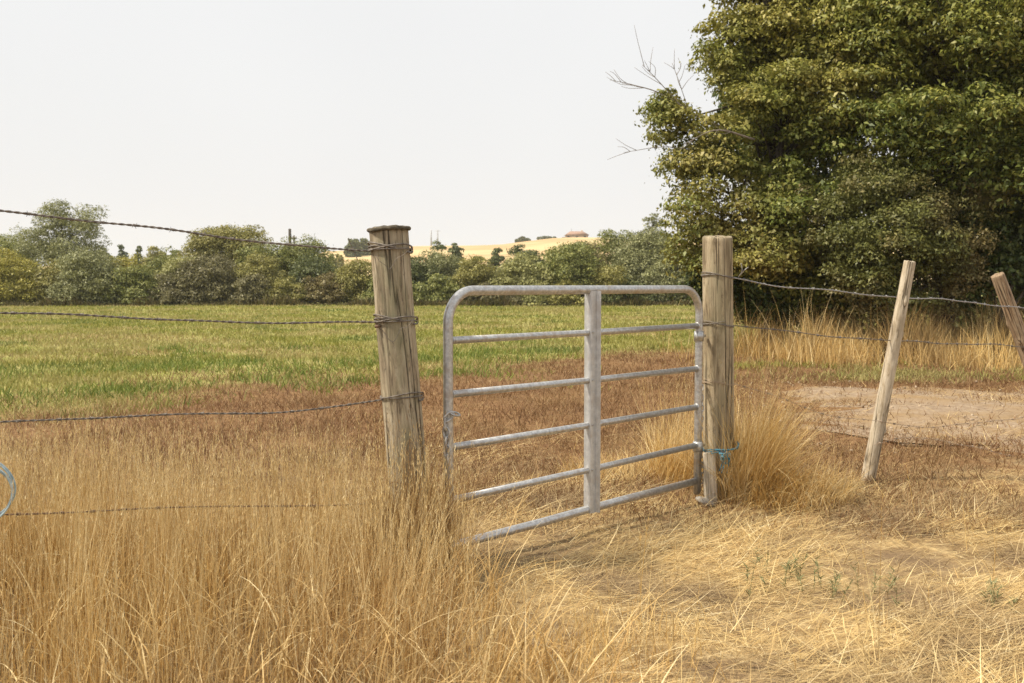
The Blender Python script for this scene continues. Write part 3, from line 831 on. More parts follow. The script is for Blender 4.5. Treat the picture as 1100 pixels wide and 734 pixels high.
# tall dry grass, left foreground and round the left post
def tall_patch():
    ac = Acc()
    n = 215000
    x, y = U(-4.6, 1.2, n), U(1.35, 6.6, n)
    lim = np.interp(y, [1.3, 2.0, 2.6, 3.4, 4.2, 4.75, 5.2, 6.6], [.20, .24, .16, .0, -.16, -.34, -.66, -1.6]) + .13 * wob(x, y, 2.2, 2)
    back = 5.35 - .12 * (x + 2) + .35 * wob(x, 0, 1.7, 5) - .55 * np.clip((x + 1.2) / .9, 0, 1)
    dens = .72 * np.clip((back - y) / .7, 0, 1) * np.clip((lim - x) / .35, 0, 1)
    dens *= np.clip(.62 + .62 * wob(x, y, 3.1, 1), .10, 1) * np.clip(.62 + .85 * wob(x, y, 8.5, 3), .10, 1.1)
    dens *= np.interp(y, [1.3, 2.4, 3.2, 4.2], [.35, .55, .8, 1])
    keep = rng.random(n) < dens
    x, y = x[keep], y[keep]; n = len(x)
    hmax = np.interp(y, [1.3, 2.2, 3.2, 4.3, 4.9, 5.6], [.32, .41, .50, .545, .52, .40]) + .07 * wob(x, y, 1.5, 4) + .08 * wob(x, y, 6.3, 1)
    hmax *= np.clip(.55 + (np.interp(y, [1.3, 2.6, 4.2, 4.9], [.34, .28, -.10, -.34]) - x) * .9, .5, 1.0)
    up = rng.random(n) < .62
    H = np.where(up, hmax * rng.beta(6, 1.5, n) * 1.12, hmax * rng.beta(2, 2, n)) + .03
    right = np.clip((x + .9) / 1.2, 0, 1)
    V, Q = blades(on_ground(x, y), H, np.where(up, U(.0012, .0028, n), U(.0016, .0042, n)), np.where(rng.random(n) < .4 * right, U(-.9, .9, n), U(0, 6.28, n)),
                  np.abs(rng.normal(0, np.where(up, .09, .26), n)) * (1 + right), np.abs(rng.normal(0, np.where(up, .26, .85), n)) * (.7 + .6 * right), 5)
    ac.add(V, Q, along=blades.t * np.repeat(np.where(up, 1.0, .5), 12))
    # ripe stalks with their heads
    m = 9000
    x, y = U(-4.4, .25, m), U(2.4, 5.5, m)
    lim = np.interp(y, [1.3, 2.6, 3.4, 4.2, 4.75, 5.2, 6.6], [.10, .10, -.02, -.18, -.36, -.66, -1.6])
    k = (x < lim - .03) & (y < 5.3 - .12 * (x + 2)) & (rng.random(m) < .25 + .75 * (y > 3.6)); x, y = x[k], y[k]; m = len(x)
    V, Q = blades(on_ground(x, y), np.interp(y, [2.4, 3.2, 4], [.42, .51, .57]) * (1 + .17 * wob(x, y, 2.4, 8) + .10 * wob(x, y, 6, 3)) * U(.74, 1.18, m), U(.0013, .0022, m), U(0, 6.28, m), np.abs(rng.normal(0, .08, m)), np.abs(rng.normal(0, .25, m)), 9)
    ac.add(V, Q, along=blades.t)
    Vh, Qh = seed_heads(blades.spine); ac.add(Vh, Qh, along=1.0)
    # bent and broken stems, mostly towards the gateway
    m = 5200
    x, y = U(-3.6, .9, m), U(1.7, 5.0, m)
    lim = np.interp(y, [1.3, 2.0, 2.6, 3.4, 4.2, 4.75, 5.2], [.4, .5, .36, .14, -.06, -.28, -.66])
    k = (x < lim) & (rng.random(m) < np.clip(.22 + .8 * (x + 1.0), .12, 1)); x, y = x[k], y[k]; m = len(x)
    V, Q = blades(on_ground(x, y, U(0, .18, m)), U(.2, .55, m), U(.0016, .0040, m), U(-1.2, 1.4, m) + np.where(rng.random(m) < .3, 3.1, 0), U(.4, 1.3, m), U(-.2, .8, m), 5)
    ac.add(V, Q, along=blades.t * .6)
    m = 3000
    x, y = U(-3.2, .3, m), U(1.8, 4.6, m)
    k = x < np.interp(y, [1.3, 2.0, 2.6, 3.4, 4.2, 4.75], [.3, .4, .3, .1, -.1, -.3]); x, y = x[k], y[k]; m = len(x)
    V, Q = blades(on_ground(x, y), U(.22, .48, m), U(.004, .0075, m), U(0, 6.28, m), np.abs(rng.normal(.1, .15, m)), U(.5, 2.4, m), 8)
    ac.add(V, Q, along=blades.t)
    return ac
stuff(tall_patch().build('tall_grass', M['tall']), 'tall dry tan grass filling the left foreground along the wire fence', 'dry grass')

# looser knee-high stalks in the middle foreground
def mid_patch():
    ac = Acc(); n = 26000
    x, y = U(-.1, 1.9, n), U(1.9, 4.3, n)
    px = px_of(x, y)
    dens = np.clip((790 - px) / 160, 0, 1) * np.clip((4.05 - y) / .7, 0, 1) * np.clip(.5 + .55 * wob(x, y, 2.7, 3), .04, 1)
    k = rng.random(n) < dens * .55; x, y = x[k], y[k]; n = len(x)
    H = np.interp(y, [1.9, 3, 4.2], [.22, .20, .12]) * U(.4, 1.2, n)
    V, Q = blades(on_ground(x, y), H, U(.0018, .0042, n), U(0, 6.28, n), np.abs(rng.normal(.15, .25, n)), np.abs(rng.normal(.2, .6, n)), 5)
    ac.add(V, Q)
    # a few single tall stalks
    for (px_, py_, Yd, h_, az_) in [(954, 734, 3.42, .62, 1.2), (690, 640, 4.0, .42, .5), (694, 700, 3.4, .40, .9), (724, 734, 3.3, .44, 1.0), (740, 734, 3.2, .36, .4),
                                    (1075, 640, 4.3, .36, .2), (1050, 600, 4.9, .34, 2.7), (985, 560, 5.6, .30, 2.4), (940, 734, 3.3, .30, 2.2), (665, 734, 3.2, .42, 2.6), (870, 734, 3.0, .22, 2), (1010, 700, 3.6, .25, 1)]:
        xx = gx(px_, Yd); p = on_ground(np.array([xx]), np.array([Yd]))
        for q in range(2):
            V, Q = blades(p + rng.normal(0, .012, (1, 3)) * [1, 1, 0], np.array([h_ * (1 - .25 * q)]), np.array([.0030]), np.array([az_ + q]), np.array([.06 + .1 * q]), np.array([.12]), 9)
            ac.add(V, Q); ac.add(*seed_heads(blades.spine, 14))
    return ac
stuff(mid_patch().build('sparse_grass', M['gold']), 'loose knee-high golden stalks at the bottom middle before the gate', 'dry grass')

# straw trodden flat in front of and behind the gate
def straw_mat():
    ac = Acc(); n = 210000
    y = 2.2 + (9.2 - 2.2) * rng.random(n) ** 1.25
    x = U(-1.2, 7.0, n)
    px = px_of(x, y)
    left = np.interp(y, [2.2, 3.4, 4.6, 5.4, 9], [.25, .2, -.30, -.75, -1.0])
    dens = np.clip((x - left) / .35, 0, 1)
    dens *= np.where((y > 6.5) & (x > 1.9), .10, 1) * np.where((y > 5.6) & (x > 2.1), .45, 1)
    dens *= np.interp(y, [5.8, 7.0, 9.2], [1, .45, .12])
    dens *= np.clip(.55 + .95 * wob(x, y, 1.5, 6), .05, 1)
    k = (rng.random(n) < dens) & (px < 1480); x, y = x[k], y[k]; n = len(x)
    L = U(.05, .32, n) * rng.beta(2, 2, n) * 1.7
    drift = 1.2 * wob(x, y, .9, 9)
    V, Q = blades(on_ground(x, y, U(.002, .035, n)), L, U(.0012, .0040, n), drift + rng.normal(0, .9, n), U(1.25, 1.62, n), rng.normal(.08, .22, n), 4)
    ac.add(V, Q)
    m = 14000
    x, y = U(-.5, 5.0, m), U(2.4, 6.3, m)
    left = np.interp(y, [2.2, 3.4, 4.6, 5.4, 9], [.3, .25, -.2, -.5, -1.0])
    k = (x > left) & (rng.random(m) < np.clip(.3 + .5 * wob(x, y, 2.3, 12), 0, 1)); x, y = x[k], y[k]; m = len(x)
    V, Q = blades(on_ground(x, y), U(.06, .20, m), U(.0016, .0036, m), U(0, 6.28, m), U(.2, 1.2, m), U(.2, .9, m), 4)
    ac.add(V, Q)
    m = 60000                                                  # short chaff, also over the bare patches
    x, y = U(-.4, 5.2, m), U(2.4, 7.2, m)
    left = np.interp(y, [2.2, 3.4, 4.6, 5.4, 9], [.3, .25, -.2, -.5, -1.0])
    k = (x > left) & (px_of(x, y) < 1200); x, y = x[k], y[k]; m = len(x)
    V, Q = blades(on_ground(x, y, U(.001, .012, m)), U(.012, .06, m), U(.001, .0028, m), U(0, 6.28, m), U(1.2, 1.6, m), rng.normal(.05, .2, m), 2)
    ac.add(V, Q)
    m = 9000
    x, y = U(2.2, 9.0, m), U(7.4, 13.8, m)
    k = rng.random(m) < np.clip(.35 + .6 * wob(x, y, 1.2, 15), .05, 1); x, y = x[k], y[k]; m = len(x)
    V, Q = blades(on_ground(x, y, U(.014, .03, m)), U(.05, .22, m), U(.003, .007, m), U(0, 6.28, m), U(1.2, 1.6, m), rng.normal(.05, .2, m), 3)
    ac.add(V, Q)
    return ac
stuff(straw_mat().build('flattened_straw', M['strawmat']), 'pale straw trodden flat on the ground around the open side of the gate', 'straw')

# big golden tussocks at the hinge post
def tussock(name, cx, cy, rx, ry, n, hmin, hmax, azc, spread, label, mat='tussock', curl=.9, seeds=60):
    root = thing(name, (cx, cy, float(gz(cx, cy))), label, 'grass tussock')
    a, r = U(0, 6.28, n), np.sqrt(rng.random(n))
    x, y = cx + rx * r * np.cos(a), cy + ry * r * np.sin(a)
    H = U(hmin, hmax, n) * (1 - .25 * r)
    az = np.where(rng.random(n) < .3, U(0, 6.28, n), np.arctan2(y - cy, x - cx) * .5 + azc * .5 + rng.normal(0, spread, n))
    lean = np.abs(rng.normal(.12, .28, n)) + .3 * r * rng.random(n)
    V, Q = blades(on_ground(x, y), H, U(.0016, .0048, n), az, lean, np.abs(rng.normal(curl * .55, curl * .75, n)), 6)
    Acc().add(V, Q).build('blades', M[mat], root, False, root.location)['kind'] = 'stuff'
    m = seeds; k = rng.integers(0, n, m)
    V, Q = blades(on_ground(x[k], y[k]), U(.8, 1.12, m) * hmax, U(.0016, .0028, m), U(0, 6.28, m), np.abs(rng.normal(.06, .08, m)), np.abs(rng.normal(.15, .2, m)), 9)
    Acc().add(V, Q).add(*seed_heads(blades.spine)).build('stalks', M[mat], root, False, root.location)['kind'] = 'stuff'
    return root
tussock('grass_tussock', 1.47, 6.22, .21, .27, 3000, .30, .92, .2, .8, 'big golden tussock slumping right from the foot of the hinge post', curl=.85)
tussock('grass_tussock.001', 1.72, 5.97, .34, .22, 1700, .12, .42, -.2, .9, 'low straw tussock in front of the golden one by the hinge post', curl=1.7, seeds=20)
tussock('grass_tussock.004', -.485, 4.40, .125, .17, 2300, .30, .70, -.2, .6, 'tall dense tussock fanning out against the foot of the thick left post', mat='tuft', curl=.55, seeds=60)
tussock('grass_tussock.002', 1.12, 6.85, .17, .40, 900, .25, .78, .5, .6, 'upright golden tussock behind the hinge end of the gate', curl=.6)
tussock('grass_tussock.003', .75, 7.0, .42, .3, 1100, .08, .28, 3.0, .8, 'low pale tussock behind the right half of the gate', curl=1.1, seeds=10)

# field: short green grass, brown stubble, tall gold strip below the trees
def green_edge(x, y):
    return y + 3.2 * wob(x, y, .45, 3) + 2.2 * wob(x, y, 1.1, 8) - 1.05 * (x + 4.5)
def lush_mask(x, y):
    e = green_edge(x, y)
    return np.clip((e - 10.5) / 1.2, 0, 1) * np.clip((17.5 + .25 * np.clip(-x, 0, 20) - e) / 2.0, 0, 1) * np.clip((1.5 - x) / 2, 0, 1) * np.clip(.55 + .9 * wob(x, y, .7, 5), 0, 1)
def pale_mask(x, y):
    e = green_edge(x, y)
    return np.clip((e - 16) / 3, 0, 1) * np.clip((36 - e) / 6, 0, 1) * np.clip(wob(x * .5, y, .5, 9) * 1.5 - .1, 0, 1)
def field_blades(kind):
    n = 400000
    y = 9.5 * (62 / 9.5) ** (rng.random(n) ** .85)
    x = (U(-.85, .66, n)) * y - .5
    e = green_edge(x, y)
    k = rng.random(n) < np.clip((e - 9.6) / 6.0, 0.0, 1) * np.clip(.75 + .4 * wob(x, y, .8, 1), .25, 1)
    k &= ~((x > .30 * y + .3) & (y < 24) & (y > 9)) | (rng.random(n) < .12)
    lm, pm = lush_mask(x, y), pale_mask(x, y)
    d = rng.random(n)
    k &= (d < lm) if kind == 'lush' else ((d > lm) & (d < lm + (1 - lm) * pm * .8)) if kind == 'pale' else (d >= lm + (1 - lm) * pm * .8)
    x, y = x[k], y[k]; n = len(x)
    hf = {'lush': 1.35, 'pale': .9, 'field': 1.0}[kind]
    V, Q = blades(on_ground(x, y), hf * U(.04, .13, n) * (1 + y * .004), .004 + .0007 * y * U(.6, 1.3, n), U(0, 6.28, n), U(0, .7, n), U(0, .9, n), 2)
    return Acc().add(V, Q)
M['lush'] = plant_mat('lush green grass', [(0, (.10, .145, .028)), (.5, (.175, .225, .045)), (.85, (.255, .285, .06)), (1, (.36, .33, .11))], None, trans=.25)
M['palefield'] = plant_mat('drying field grass', [(0, (.24, .20, .075)), (.5, (.40, .31, .13)), (1, (.54, .42, .21))], None, trans=.2)
stuff(field_blades('field').build('field_grass', M['field']), 'short yellow green pasture grass covering the field beyond the fence', 'grass')
stuff(field_blades('lush').build('lush_grass', M['lush']), 'lusher dark green grass in a ragged band along the near side of the pasture', 'grass')
stuff(field_blades('pale').build('drying_grass', M['palefield']), 'drying straw coloured patches of grass scattered across the green pasture', 'grass')
def stubble():
    n = 370000
    y = 5.2 * (28 / 5.2) ** (rng.random(n) ** .95)
    x = U(-.85, .70, n) * y - .3
    e = green_edge(x, y)
    dens = np.clip((15.0 - e) / 6.0, 0.04, 1) * np.clip((y - 5.2 + .25 * np.minimum(x, 0)) / 1.0, 0, 1)
    track = (x > 2.3) & (y > 7.5) & (y < 13.4)
    dens = np.where(track, .06 + .3 * np.clip(wob(x, y, .8, 4) * 1.4 - .1, 0, 1) + .4 * np.clip((8.3 + .5 * wob(x, 0, 1.1, 3) - y) / 1.0, 0, 1) + .4 * np.clip((y - 12.3) / 1, 0, 1), dens)
    dens = np.where((x > 1.9) & (y < 7.5), .55 + .4 * wob(x, y, 1.2, 2), dens)
    dens *= np.clip(.7 + .45 * wob(x, y, 1.4, 7), .1, 1)
    k = rng.random(n) < dens; x, y = x[k], y[k]; n = len(x)
    V, Q = blades(on_ground(x, y), U(.03, .13, n), (.0022 + .0004 * y) * U(.7, 1.4, n), U(0, 6.28, n), U(.1, 1.2, n), U(0, .8, n), 3)
    ac = Acc().add(V, Q)
    n = 90000                                                  # dead weeds creeping over the track in drifts
    x, y = U(2.0, 10.5, n), U(7.6, 14.2, n)
    w = wob(x, y * 2.2, .55, 21) + .7 * wob(x, y * 2, 1.6, 5)
    dens = np.clip(w * .9 + .05, .015, 1) + np.clip((8.55 + .75 * wob(x, 0, 1.1, 3) + .4 * wob(x, y, 2.6, 3) - y) / 1.3, 0, 1) + np.clip((y - 12.2 - .5 * wob(x, 1, 1.3, 6)) / .8, 0, 1) + np.clip((3.6 - x + .8 * wob(x, y, 1.5, 2)) / 1.2, 0, 1)
    k = rng.random(n) < dens * .6; x, y = x[k], y[k]; n = len(x)
    V, Q = blades(on_ground(x, y, .01), U(.02, .10, n), U(.004, .009, n), U(0, 6.28, n), U(.2, 1.4, n), U(0, .8, n), 2)
    return ac.add(V, Q)
stuff(stubble().build('stubble', M['stubble']), 'low reddish brown stubble and weeds between the fence and the pasture', 'stubble')
def gold_strip():
    n = 90000
    y, x = U(14.8, 19.5, n), U(2.8, 14, n)
    dens = np.clip((x - 3.6 - .25 * (20 - y)) / 1.2, .05, 1) * np.clip(.7 + .5 * wob(x, y, 1.1, 2), .1, 1) * np.clip((y - 15.2 - .9 * wob(x, 0, .9, 4) - .5 * wob(x, 2, 2.7, 4)) / 1.0, .04, 1)
    dens *= np.clip(1.6 - .10 * x, .35, 1) * np.clip(.65 + .75 * wob(x, y * 1.5, .9, 11), .05, 1)
    k = rng.random(n) < dens; x, y = x[k], y[k]; n = len(x)
    H = U(.3, 1.2, n) * np.clip(.78 + .5 * wob(x, y, 1.3, 5), .3, 1.2) * np.interp(y, [14.8, 16.4], [.45, 1])
    V, Q = blades(on_ground(x, y), H, U(.005, .012, n), U(0, 6.28, n), np.abs(rng.normal(0, .22, n)), np.abs(rng.normal(0, .5, n)), 4)
    ac = Acc().add(V, Q)
    # green verge in front of it
    return ac
stuff(gold_strip().build('tall_grass.001', M['strip']), 'strip of tall golden grass growing along the foot of the big trees', 'dry grass')
def verge():
    n = 30000
    y, x = U(13.2, 16.4, n), U(3.0, 12, n)
    k = rng.random(n) < np.clip(.25 + .75 * wob(x, y, .8, 3), .05, .9); x, y = x[k], y[k]; n = len(x)
    V, Q = blades(on_ground(x, y), U(.05, .16, n), U(.008, .016, n), U(0, 6.28, n), U(0, .8, n), U(0, .9, n), 2)
    return Acc().add(V, Q)
stuff(verge().build('verge_grass', M['field']), 'patchy green verge between the dirt track and the golden grass', 'grass')

# small weeds on the straw
def weed(px, py, h, n, label, spread=.10):
    Yd = EYE / -ray(px, py)[2] * ray(px, py)[1]
    x0 = gx(px, Yd); z0 = float(gz(x0, Yd))
    st_ = lf = Acc()
    for q in range(n):
        bx_, by_ = rng.normal(0, spread, 2); hh = h * rng.uniform(.5, 1.1); az_ = rng.uniform(0, 6.28); le = rng.uniform(.05, .5)
        tip = np.array([bx_ + math.cos(az_) * le * hh, by_ + math.sin(az_) * le * hh, hh])
        pts = spline([[bx_, by_, -.01], [(bx_ * 1.6 + tip[0]) / 2.6, (by_ * 1.6 + tip[1]) / 2.6, hh * .5], tip], 8)
        st_.add(*tube(pts, np.linspace(.0018, .0008, 8), 5))
        k = rng.integers(1, 8, 12)
        V, Q = blades(pts[k] + rng.normal(0, .003, (12, 3)), U(.02, .05, 12), U(.004, .009, 12), U(0, 6.28, 12), U(.5, 1.3, 12), U(.1, .6, 12), 3)
        lf.add(V, Q)
    o = st_.build('weed', M['weed']); o.location = (x0, Yd, z0); tag(o, label, 'weed', 'weeds on the straw')
for w in [(895, 632, .11, 26, 'wide grey green weed growing through the straw right of the gate', .13), (855, 612, .10, 6, 'small green weed just left of the widest weed on the straw', .05),
          (1085, 655, .09, 6, 'low green weed in the straw at the right edge', .05)]:
    weed(*w)

# ------------------------------------------------------------------ trees
def leaf_cloud(C, rad, n_per, size, g, up=.40, out=.85, jit=.55, aspect=.55, droop=.3, dome=.8):
    """C (m,3) spray centres, rad (m,3) radii: kite leaves folded on the midrib, thickest over the top of every spray"""
    m = len(C); vol = rad[:, 0] ** 2; cnt = np.maximum(6, (n_per * vol / vol.mean())).astype(int)
    base = np.repeat(np.arange(m), cnt); n = len(base)
    u = unit(g.normal(size=(n, 3)))
    flip = g.random(n) < dome
    u[:, 2] = np.where(flip, np.abs(u[:, 2]), u[:, 2])
    rr = (.35 + .65 * g.random(n) ** .5) * (1 + .25 * np.abs(g.normal(size=n)) * (g.random(n) < .2))
    P = C[base] + u * rr[:, None] * rad[base]
    nrm = unit(np.array([0, 0, up]) + out * u + jit * g.normal(size=(n, 3)))
    d = g.normal(size=(n, 3)) + u * .5; d[:, 2] -= droop * 2
    d = unit(d - nrm * (d * nrm).sum(1, keepdims=True)); s = np.cross(nrm, d)
    L = size * (.42 + 1.1 * g.random(n) ** 1.6)[:, None]; Wd = L * aspect
    fold = nrm * L * .12
    V = np.stack([P - d * L * .5, P + s * Wd * .5 - d * L * .05 + fold, P + d * L * .5 - nrm * L * .12, P - s * Wd * .5 - d * L * .05 + fold], 1).reshape(-1, 3)
    return V, np.arange(n * 4).reshape(-1, 4)

def lobes_to_clumps(lobes, per_m2, g, clump, shell=.5):
    """sprays of foliage sitting on (and some way inside) every lobe of the crown"""
    C, Rd = [], []
    for (c, r) in lobes:
        c, r = np.asarray(c, float), np.asarray(r, float)
        area = 4 * np.pi * ((r[0] * r[1] + r[0] * r[2] + r[1] * r[2]) / 3)
        n = max(6, int(area * per_m2))
        u = unit(g.normal(size=(n, 3)))
        rr = np.where(g.random(n) < .78, g.uniform(.78, 1.08, n), g.uniform(shell * .6, .78, n))
        C.append(c + u * r * rr[:, None])
        k = np.minimum(clump * g.uniform(.55, 1.45, n), .75 * r.mean())
        Rd.append(np.stack([k, k, k * g.uniform(.55, .9, n)], 1))
    return np.concatenate(C), np.concatenate(Rd)

def limb(a, b, r0, r1, g, sag=.12, n=9):
    a, b = np.asarray(a, float), np.asarray(b, float); L = np.linalg.norm(b - a)
    mid = (a + b) / 2 + g.normal(0, .07, 3) * L + np.array([0, 0, sag * L])
    q = a * .7 + b * .3 + np.array([0, 0, sag * .4 * L]) + g.normal(0, .03, 3) * L
    return tube(spline([a, q, mid, b], n), np.linspace(r0, r1, n), 7)

def tree(name, base, lobes, mat, label, cat, seed, trunk_r=.16, per=7, clump=.42, n_per=150, leaf=.115, bark='bark', fork=.35, group=None, shell=.55, aspect=.55, dead=None, limbs=True, extra_twigs=60):
    g = np.random.default_rng(seed)
    base = np.asarray(base, float)
    root = thing(name, base, label, cat, group)
    C, Rd = lobes_to_clumps(lobes, per, g, clump, shell)
    keep = C[:, 2] > base[2] + .15
    C, Rd = C[keep], Rd[keep]
    V, Q = leaf_cloud(C, Rd, n_per, leaf, g, aspect=aspect)
    mesh_obj('crown', V - base, Q, M.get(mat) or FM[mat], root)
    tr = Acc()
    cen = np.mean([l[0] for l in lobes], 0); topz = max(l[0][2] for l in lobes) - base[2]
    f0 = base + np.array([g.normal(0, .1), g.normal(0, .1), fork * topz])
    crown_top = np.array([cen[0], cen[1], base[2] + topz * .95])
    pts = spline([base - [0, 0, .2], base * .5 + f0 * .5 + g.normal(0, .05, 3), f0, (f0 + crown_top) / 2 + g.normal(0, .12, 3), crown_top], 18)
    tr.add(*tube(pts, np.linspace(trunk_r, trunk_r * .22, 18) * np.concatenate([[1.35, 1.1], np.ones(16)]), 10))
    tro = tr.build('trunk', M[bark], root, True, base)
    if limbs:
        br = Acc()
        for (c, r) in lobes:
            k = g.integers(5, 13); p0 = pts[k]
            br.add(*limb(p0, np.asarray(c), trunk_r * min(.42, .38 * np.mean(r)), trunk_r * min(.14, .10 * np.mean(r)), g))
        idx = g.choice(len(C), min(extra_twigs, len(C)), replace=False)
        lc = np.array([l[0] for l in lobes])
        for i in idx:
            j = np.argmin(np.linalg.norm(lc - C[i], axis=1))
            br.add(*limb(lc[j] * .8 + pts[10] * .2, C[i] + (C[i] - lc[j]) * .08, trunk_r * .13, .006, g, .05, 6))
        br.build('limbs', M[bark], root, True, base)
    if dead:
        dd = Acc()
        for path, r0 in dead:
            P = [at(*p) for p in path]
            sp = spline(P, 14); dd.add(*tube(sp, np.linspace(r0, .004, 14), 6))
            for q in range(7):
                k = g.integers(4, 13); e = sp[k] + unit(sp[13] - sp[0]) * g.uniform(.12, .5) + g.normal(0, .16, 3)
                dd.add(*tube(spline([sp[k], (sp[k] + e) / 2 + g.normal(0, .03, 3), e], 7), np.linspace(.006, .003, 7), 5))
        dd.build('dead_branch', M['deadwood'], root, True, base)
    return root

def lob(px, py, rx, rz, Y, ry=None):
    s = Y / FPX
    return (at(px, py, Y), (rx * s, (ry if ry else (rx + rz) / 2 * s), rz * s))

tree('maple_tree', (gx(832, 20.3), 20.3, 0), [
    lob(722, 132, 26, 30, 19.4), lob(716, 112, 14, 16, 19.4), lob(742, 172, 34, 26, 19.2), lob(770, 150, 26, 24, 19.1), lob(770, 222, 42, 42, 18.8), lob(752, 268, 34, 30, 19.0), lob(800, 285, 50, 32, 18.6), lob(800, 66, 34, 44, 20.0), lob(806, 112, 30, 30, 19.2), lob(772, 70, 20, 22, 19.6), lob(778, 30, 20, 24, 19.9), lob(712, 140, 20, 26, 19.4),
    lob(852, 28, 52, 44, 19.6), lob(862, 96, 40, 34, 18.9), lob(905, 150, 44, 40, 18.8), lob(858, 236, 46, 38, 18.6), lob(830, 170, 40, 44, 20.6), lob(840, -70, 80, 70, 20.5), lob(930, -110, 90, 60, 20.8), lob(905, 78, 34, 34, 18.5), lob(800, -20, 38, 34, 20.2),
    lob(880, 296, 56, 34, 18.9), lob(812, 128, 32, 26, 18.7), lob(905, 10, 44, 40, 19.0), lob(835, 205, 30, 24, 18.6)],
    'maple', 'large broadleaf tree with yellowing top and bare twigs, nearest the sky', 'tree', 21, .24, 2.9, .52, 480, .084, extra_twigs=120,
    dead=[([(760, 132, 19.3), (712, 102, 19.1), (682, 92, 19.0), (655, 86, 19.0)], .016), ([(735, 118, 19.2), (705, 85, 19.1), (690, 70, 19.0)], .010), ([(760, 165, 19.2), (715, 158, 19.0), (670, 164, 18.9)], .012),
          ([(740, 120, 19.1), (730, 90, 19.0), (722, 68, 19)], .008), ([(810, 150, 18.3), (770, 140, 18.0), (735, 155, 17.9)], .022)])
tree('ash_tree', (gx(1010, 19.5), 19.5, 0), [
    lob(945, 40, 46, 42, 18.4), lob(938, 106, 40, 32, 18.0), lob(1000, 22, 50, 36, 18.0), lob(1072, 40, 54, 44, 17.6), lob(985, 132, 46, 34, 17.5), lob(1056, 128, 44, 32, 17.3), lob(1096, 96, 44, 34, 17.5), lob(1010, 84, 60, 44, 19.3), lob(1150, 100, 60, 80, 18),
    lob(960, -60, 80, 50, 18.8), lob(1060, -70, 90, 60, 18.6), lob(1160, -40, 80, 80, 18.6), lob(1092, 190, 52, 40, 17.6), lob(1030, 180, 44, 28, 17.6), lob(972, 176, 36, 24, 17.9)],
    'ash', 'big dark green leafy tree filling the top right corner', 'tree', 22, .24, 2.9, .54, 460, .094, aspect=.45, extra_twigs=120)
tree('hawthorn_bush', (gx(955, 18.4), 18.4, 0), [
    lob(930, 205, 34, 28, 17.7), lob(884, 226, 30, 22, 17.9), lob(900, 262, 30, 26, 17.6), lob(978, 215, 40, 30, 17.4), lob(960, 262, 46, 34, 17.2), lob(1012, 268, 36, 34, 17.3), lob(926, 300, 34, 24, 17.3), lob(1000, 312, 44, 28, 17.4), lob(950, 330, 30, 20, 17.5), lob(1040, 230, 30, 26, 17.6)],
    'brownleaf', 'brownish olive bush with tiny leaves drooping behind the pale stake', 'bush', 23, .10, 7, .34, 300, .060, aspect=.5)
tree('hawthorn_bush.001', (gx(1075, 18.0), 18.0, 0), [
    lob(1050, 285, 40, 30, 18.2), lob(1090, 255, 46, 34, 18.8), lob(1150, 250, 50, 70, 19.0), lob(1030, 250, 30, 24, 18.0), lob(1110, 310, 34, 24, 18.6)],
    'shade', 'deep green bush behind the brown stake at the right edge', 'bush', 24, .10, 7, .38, 190, .09)
tree('hawthorn_bush.002', (gx(815, 19.6), 19.6, 0), [
    lob(790, 320, 40, 30, 19.2), lob(840, 310, 46, 40, 19.3), lob(885, 320, 40, 34, 19.2), lob(760, 310, 26, 26, 19.5)],
    'shade', 'low dark bush under the tree beside the hinge post', 'bush', 25, .09, 7, .36, 170, .09)

# dark wood behind the two big trees
def thicket():
    g = np.random.default_rng(77)
    lobs = []
    for X0 in np.arange(6.0, 24, 1.9):
        for Z0 in np.arange(1.0, 11, 1.7):
            lobs.append((np.array([X0 + g.normal(0, .4), 24.5 + g.normal(0, .8) + .12 * X0, Z0 + g.normal(0, .3)]), np.array([1.5, 1.2, 1.3]) * g.uniform(.8, 1.15)))
    C, Rd = lobes_to_clumps(lobs, 2.2, g, .5, .3)
    k = (C[:, 2] > .1) & (C[:, 0] > 5.3 + .25 * np.abs(C[:, 2] - 5)); C, Rd = C[k], Rd[k]
    V, Q = leaf_cloud(C, Rd, 70, .17, g)
    return mesh_obj('thicket', V, Q, M['shade'])
stuff(thicket(), 'dark unbroken wood closing the view behind the two big trees', 'woodland')

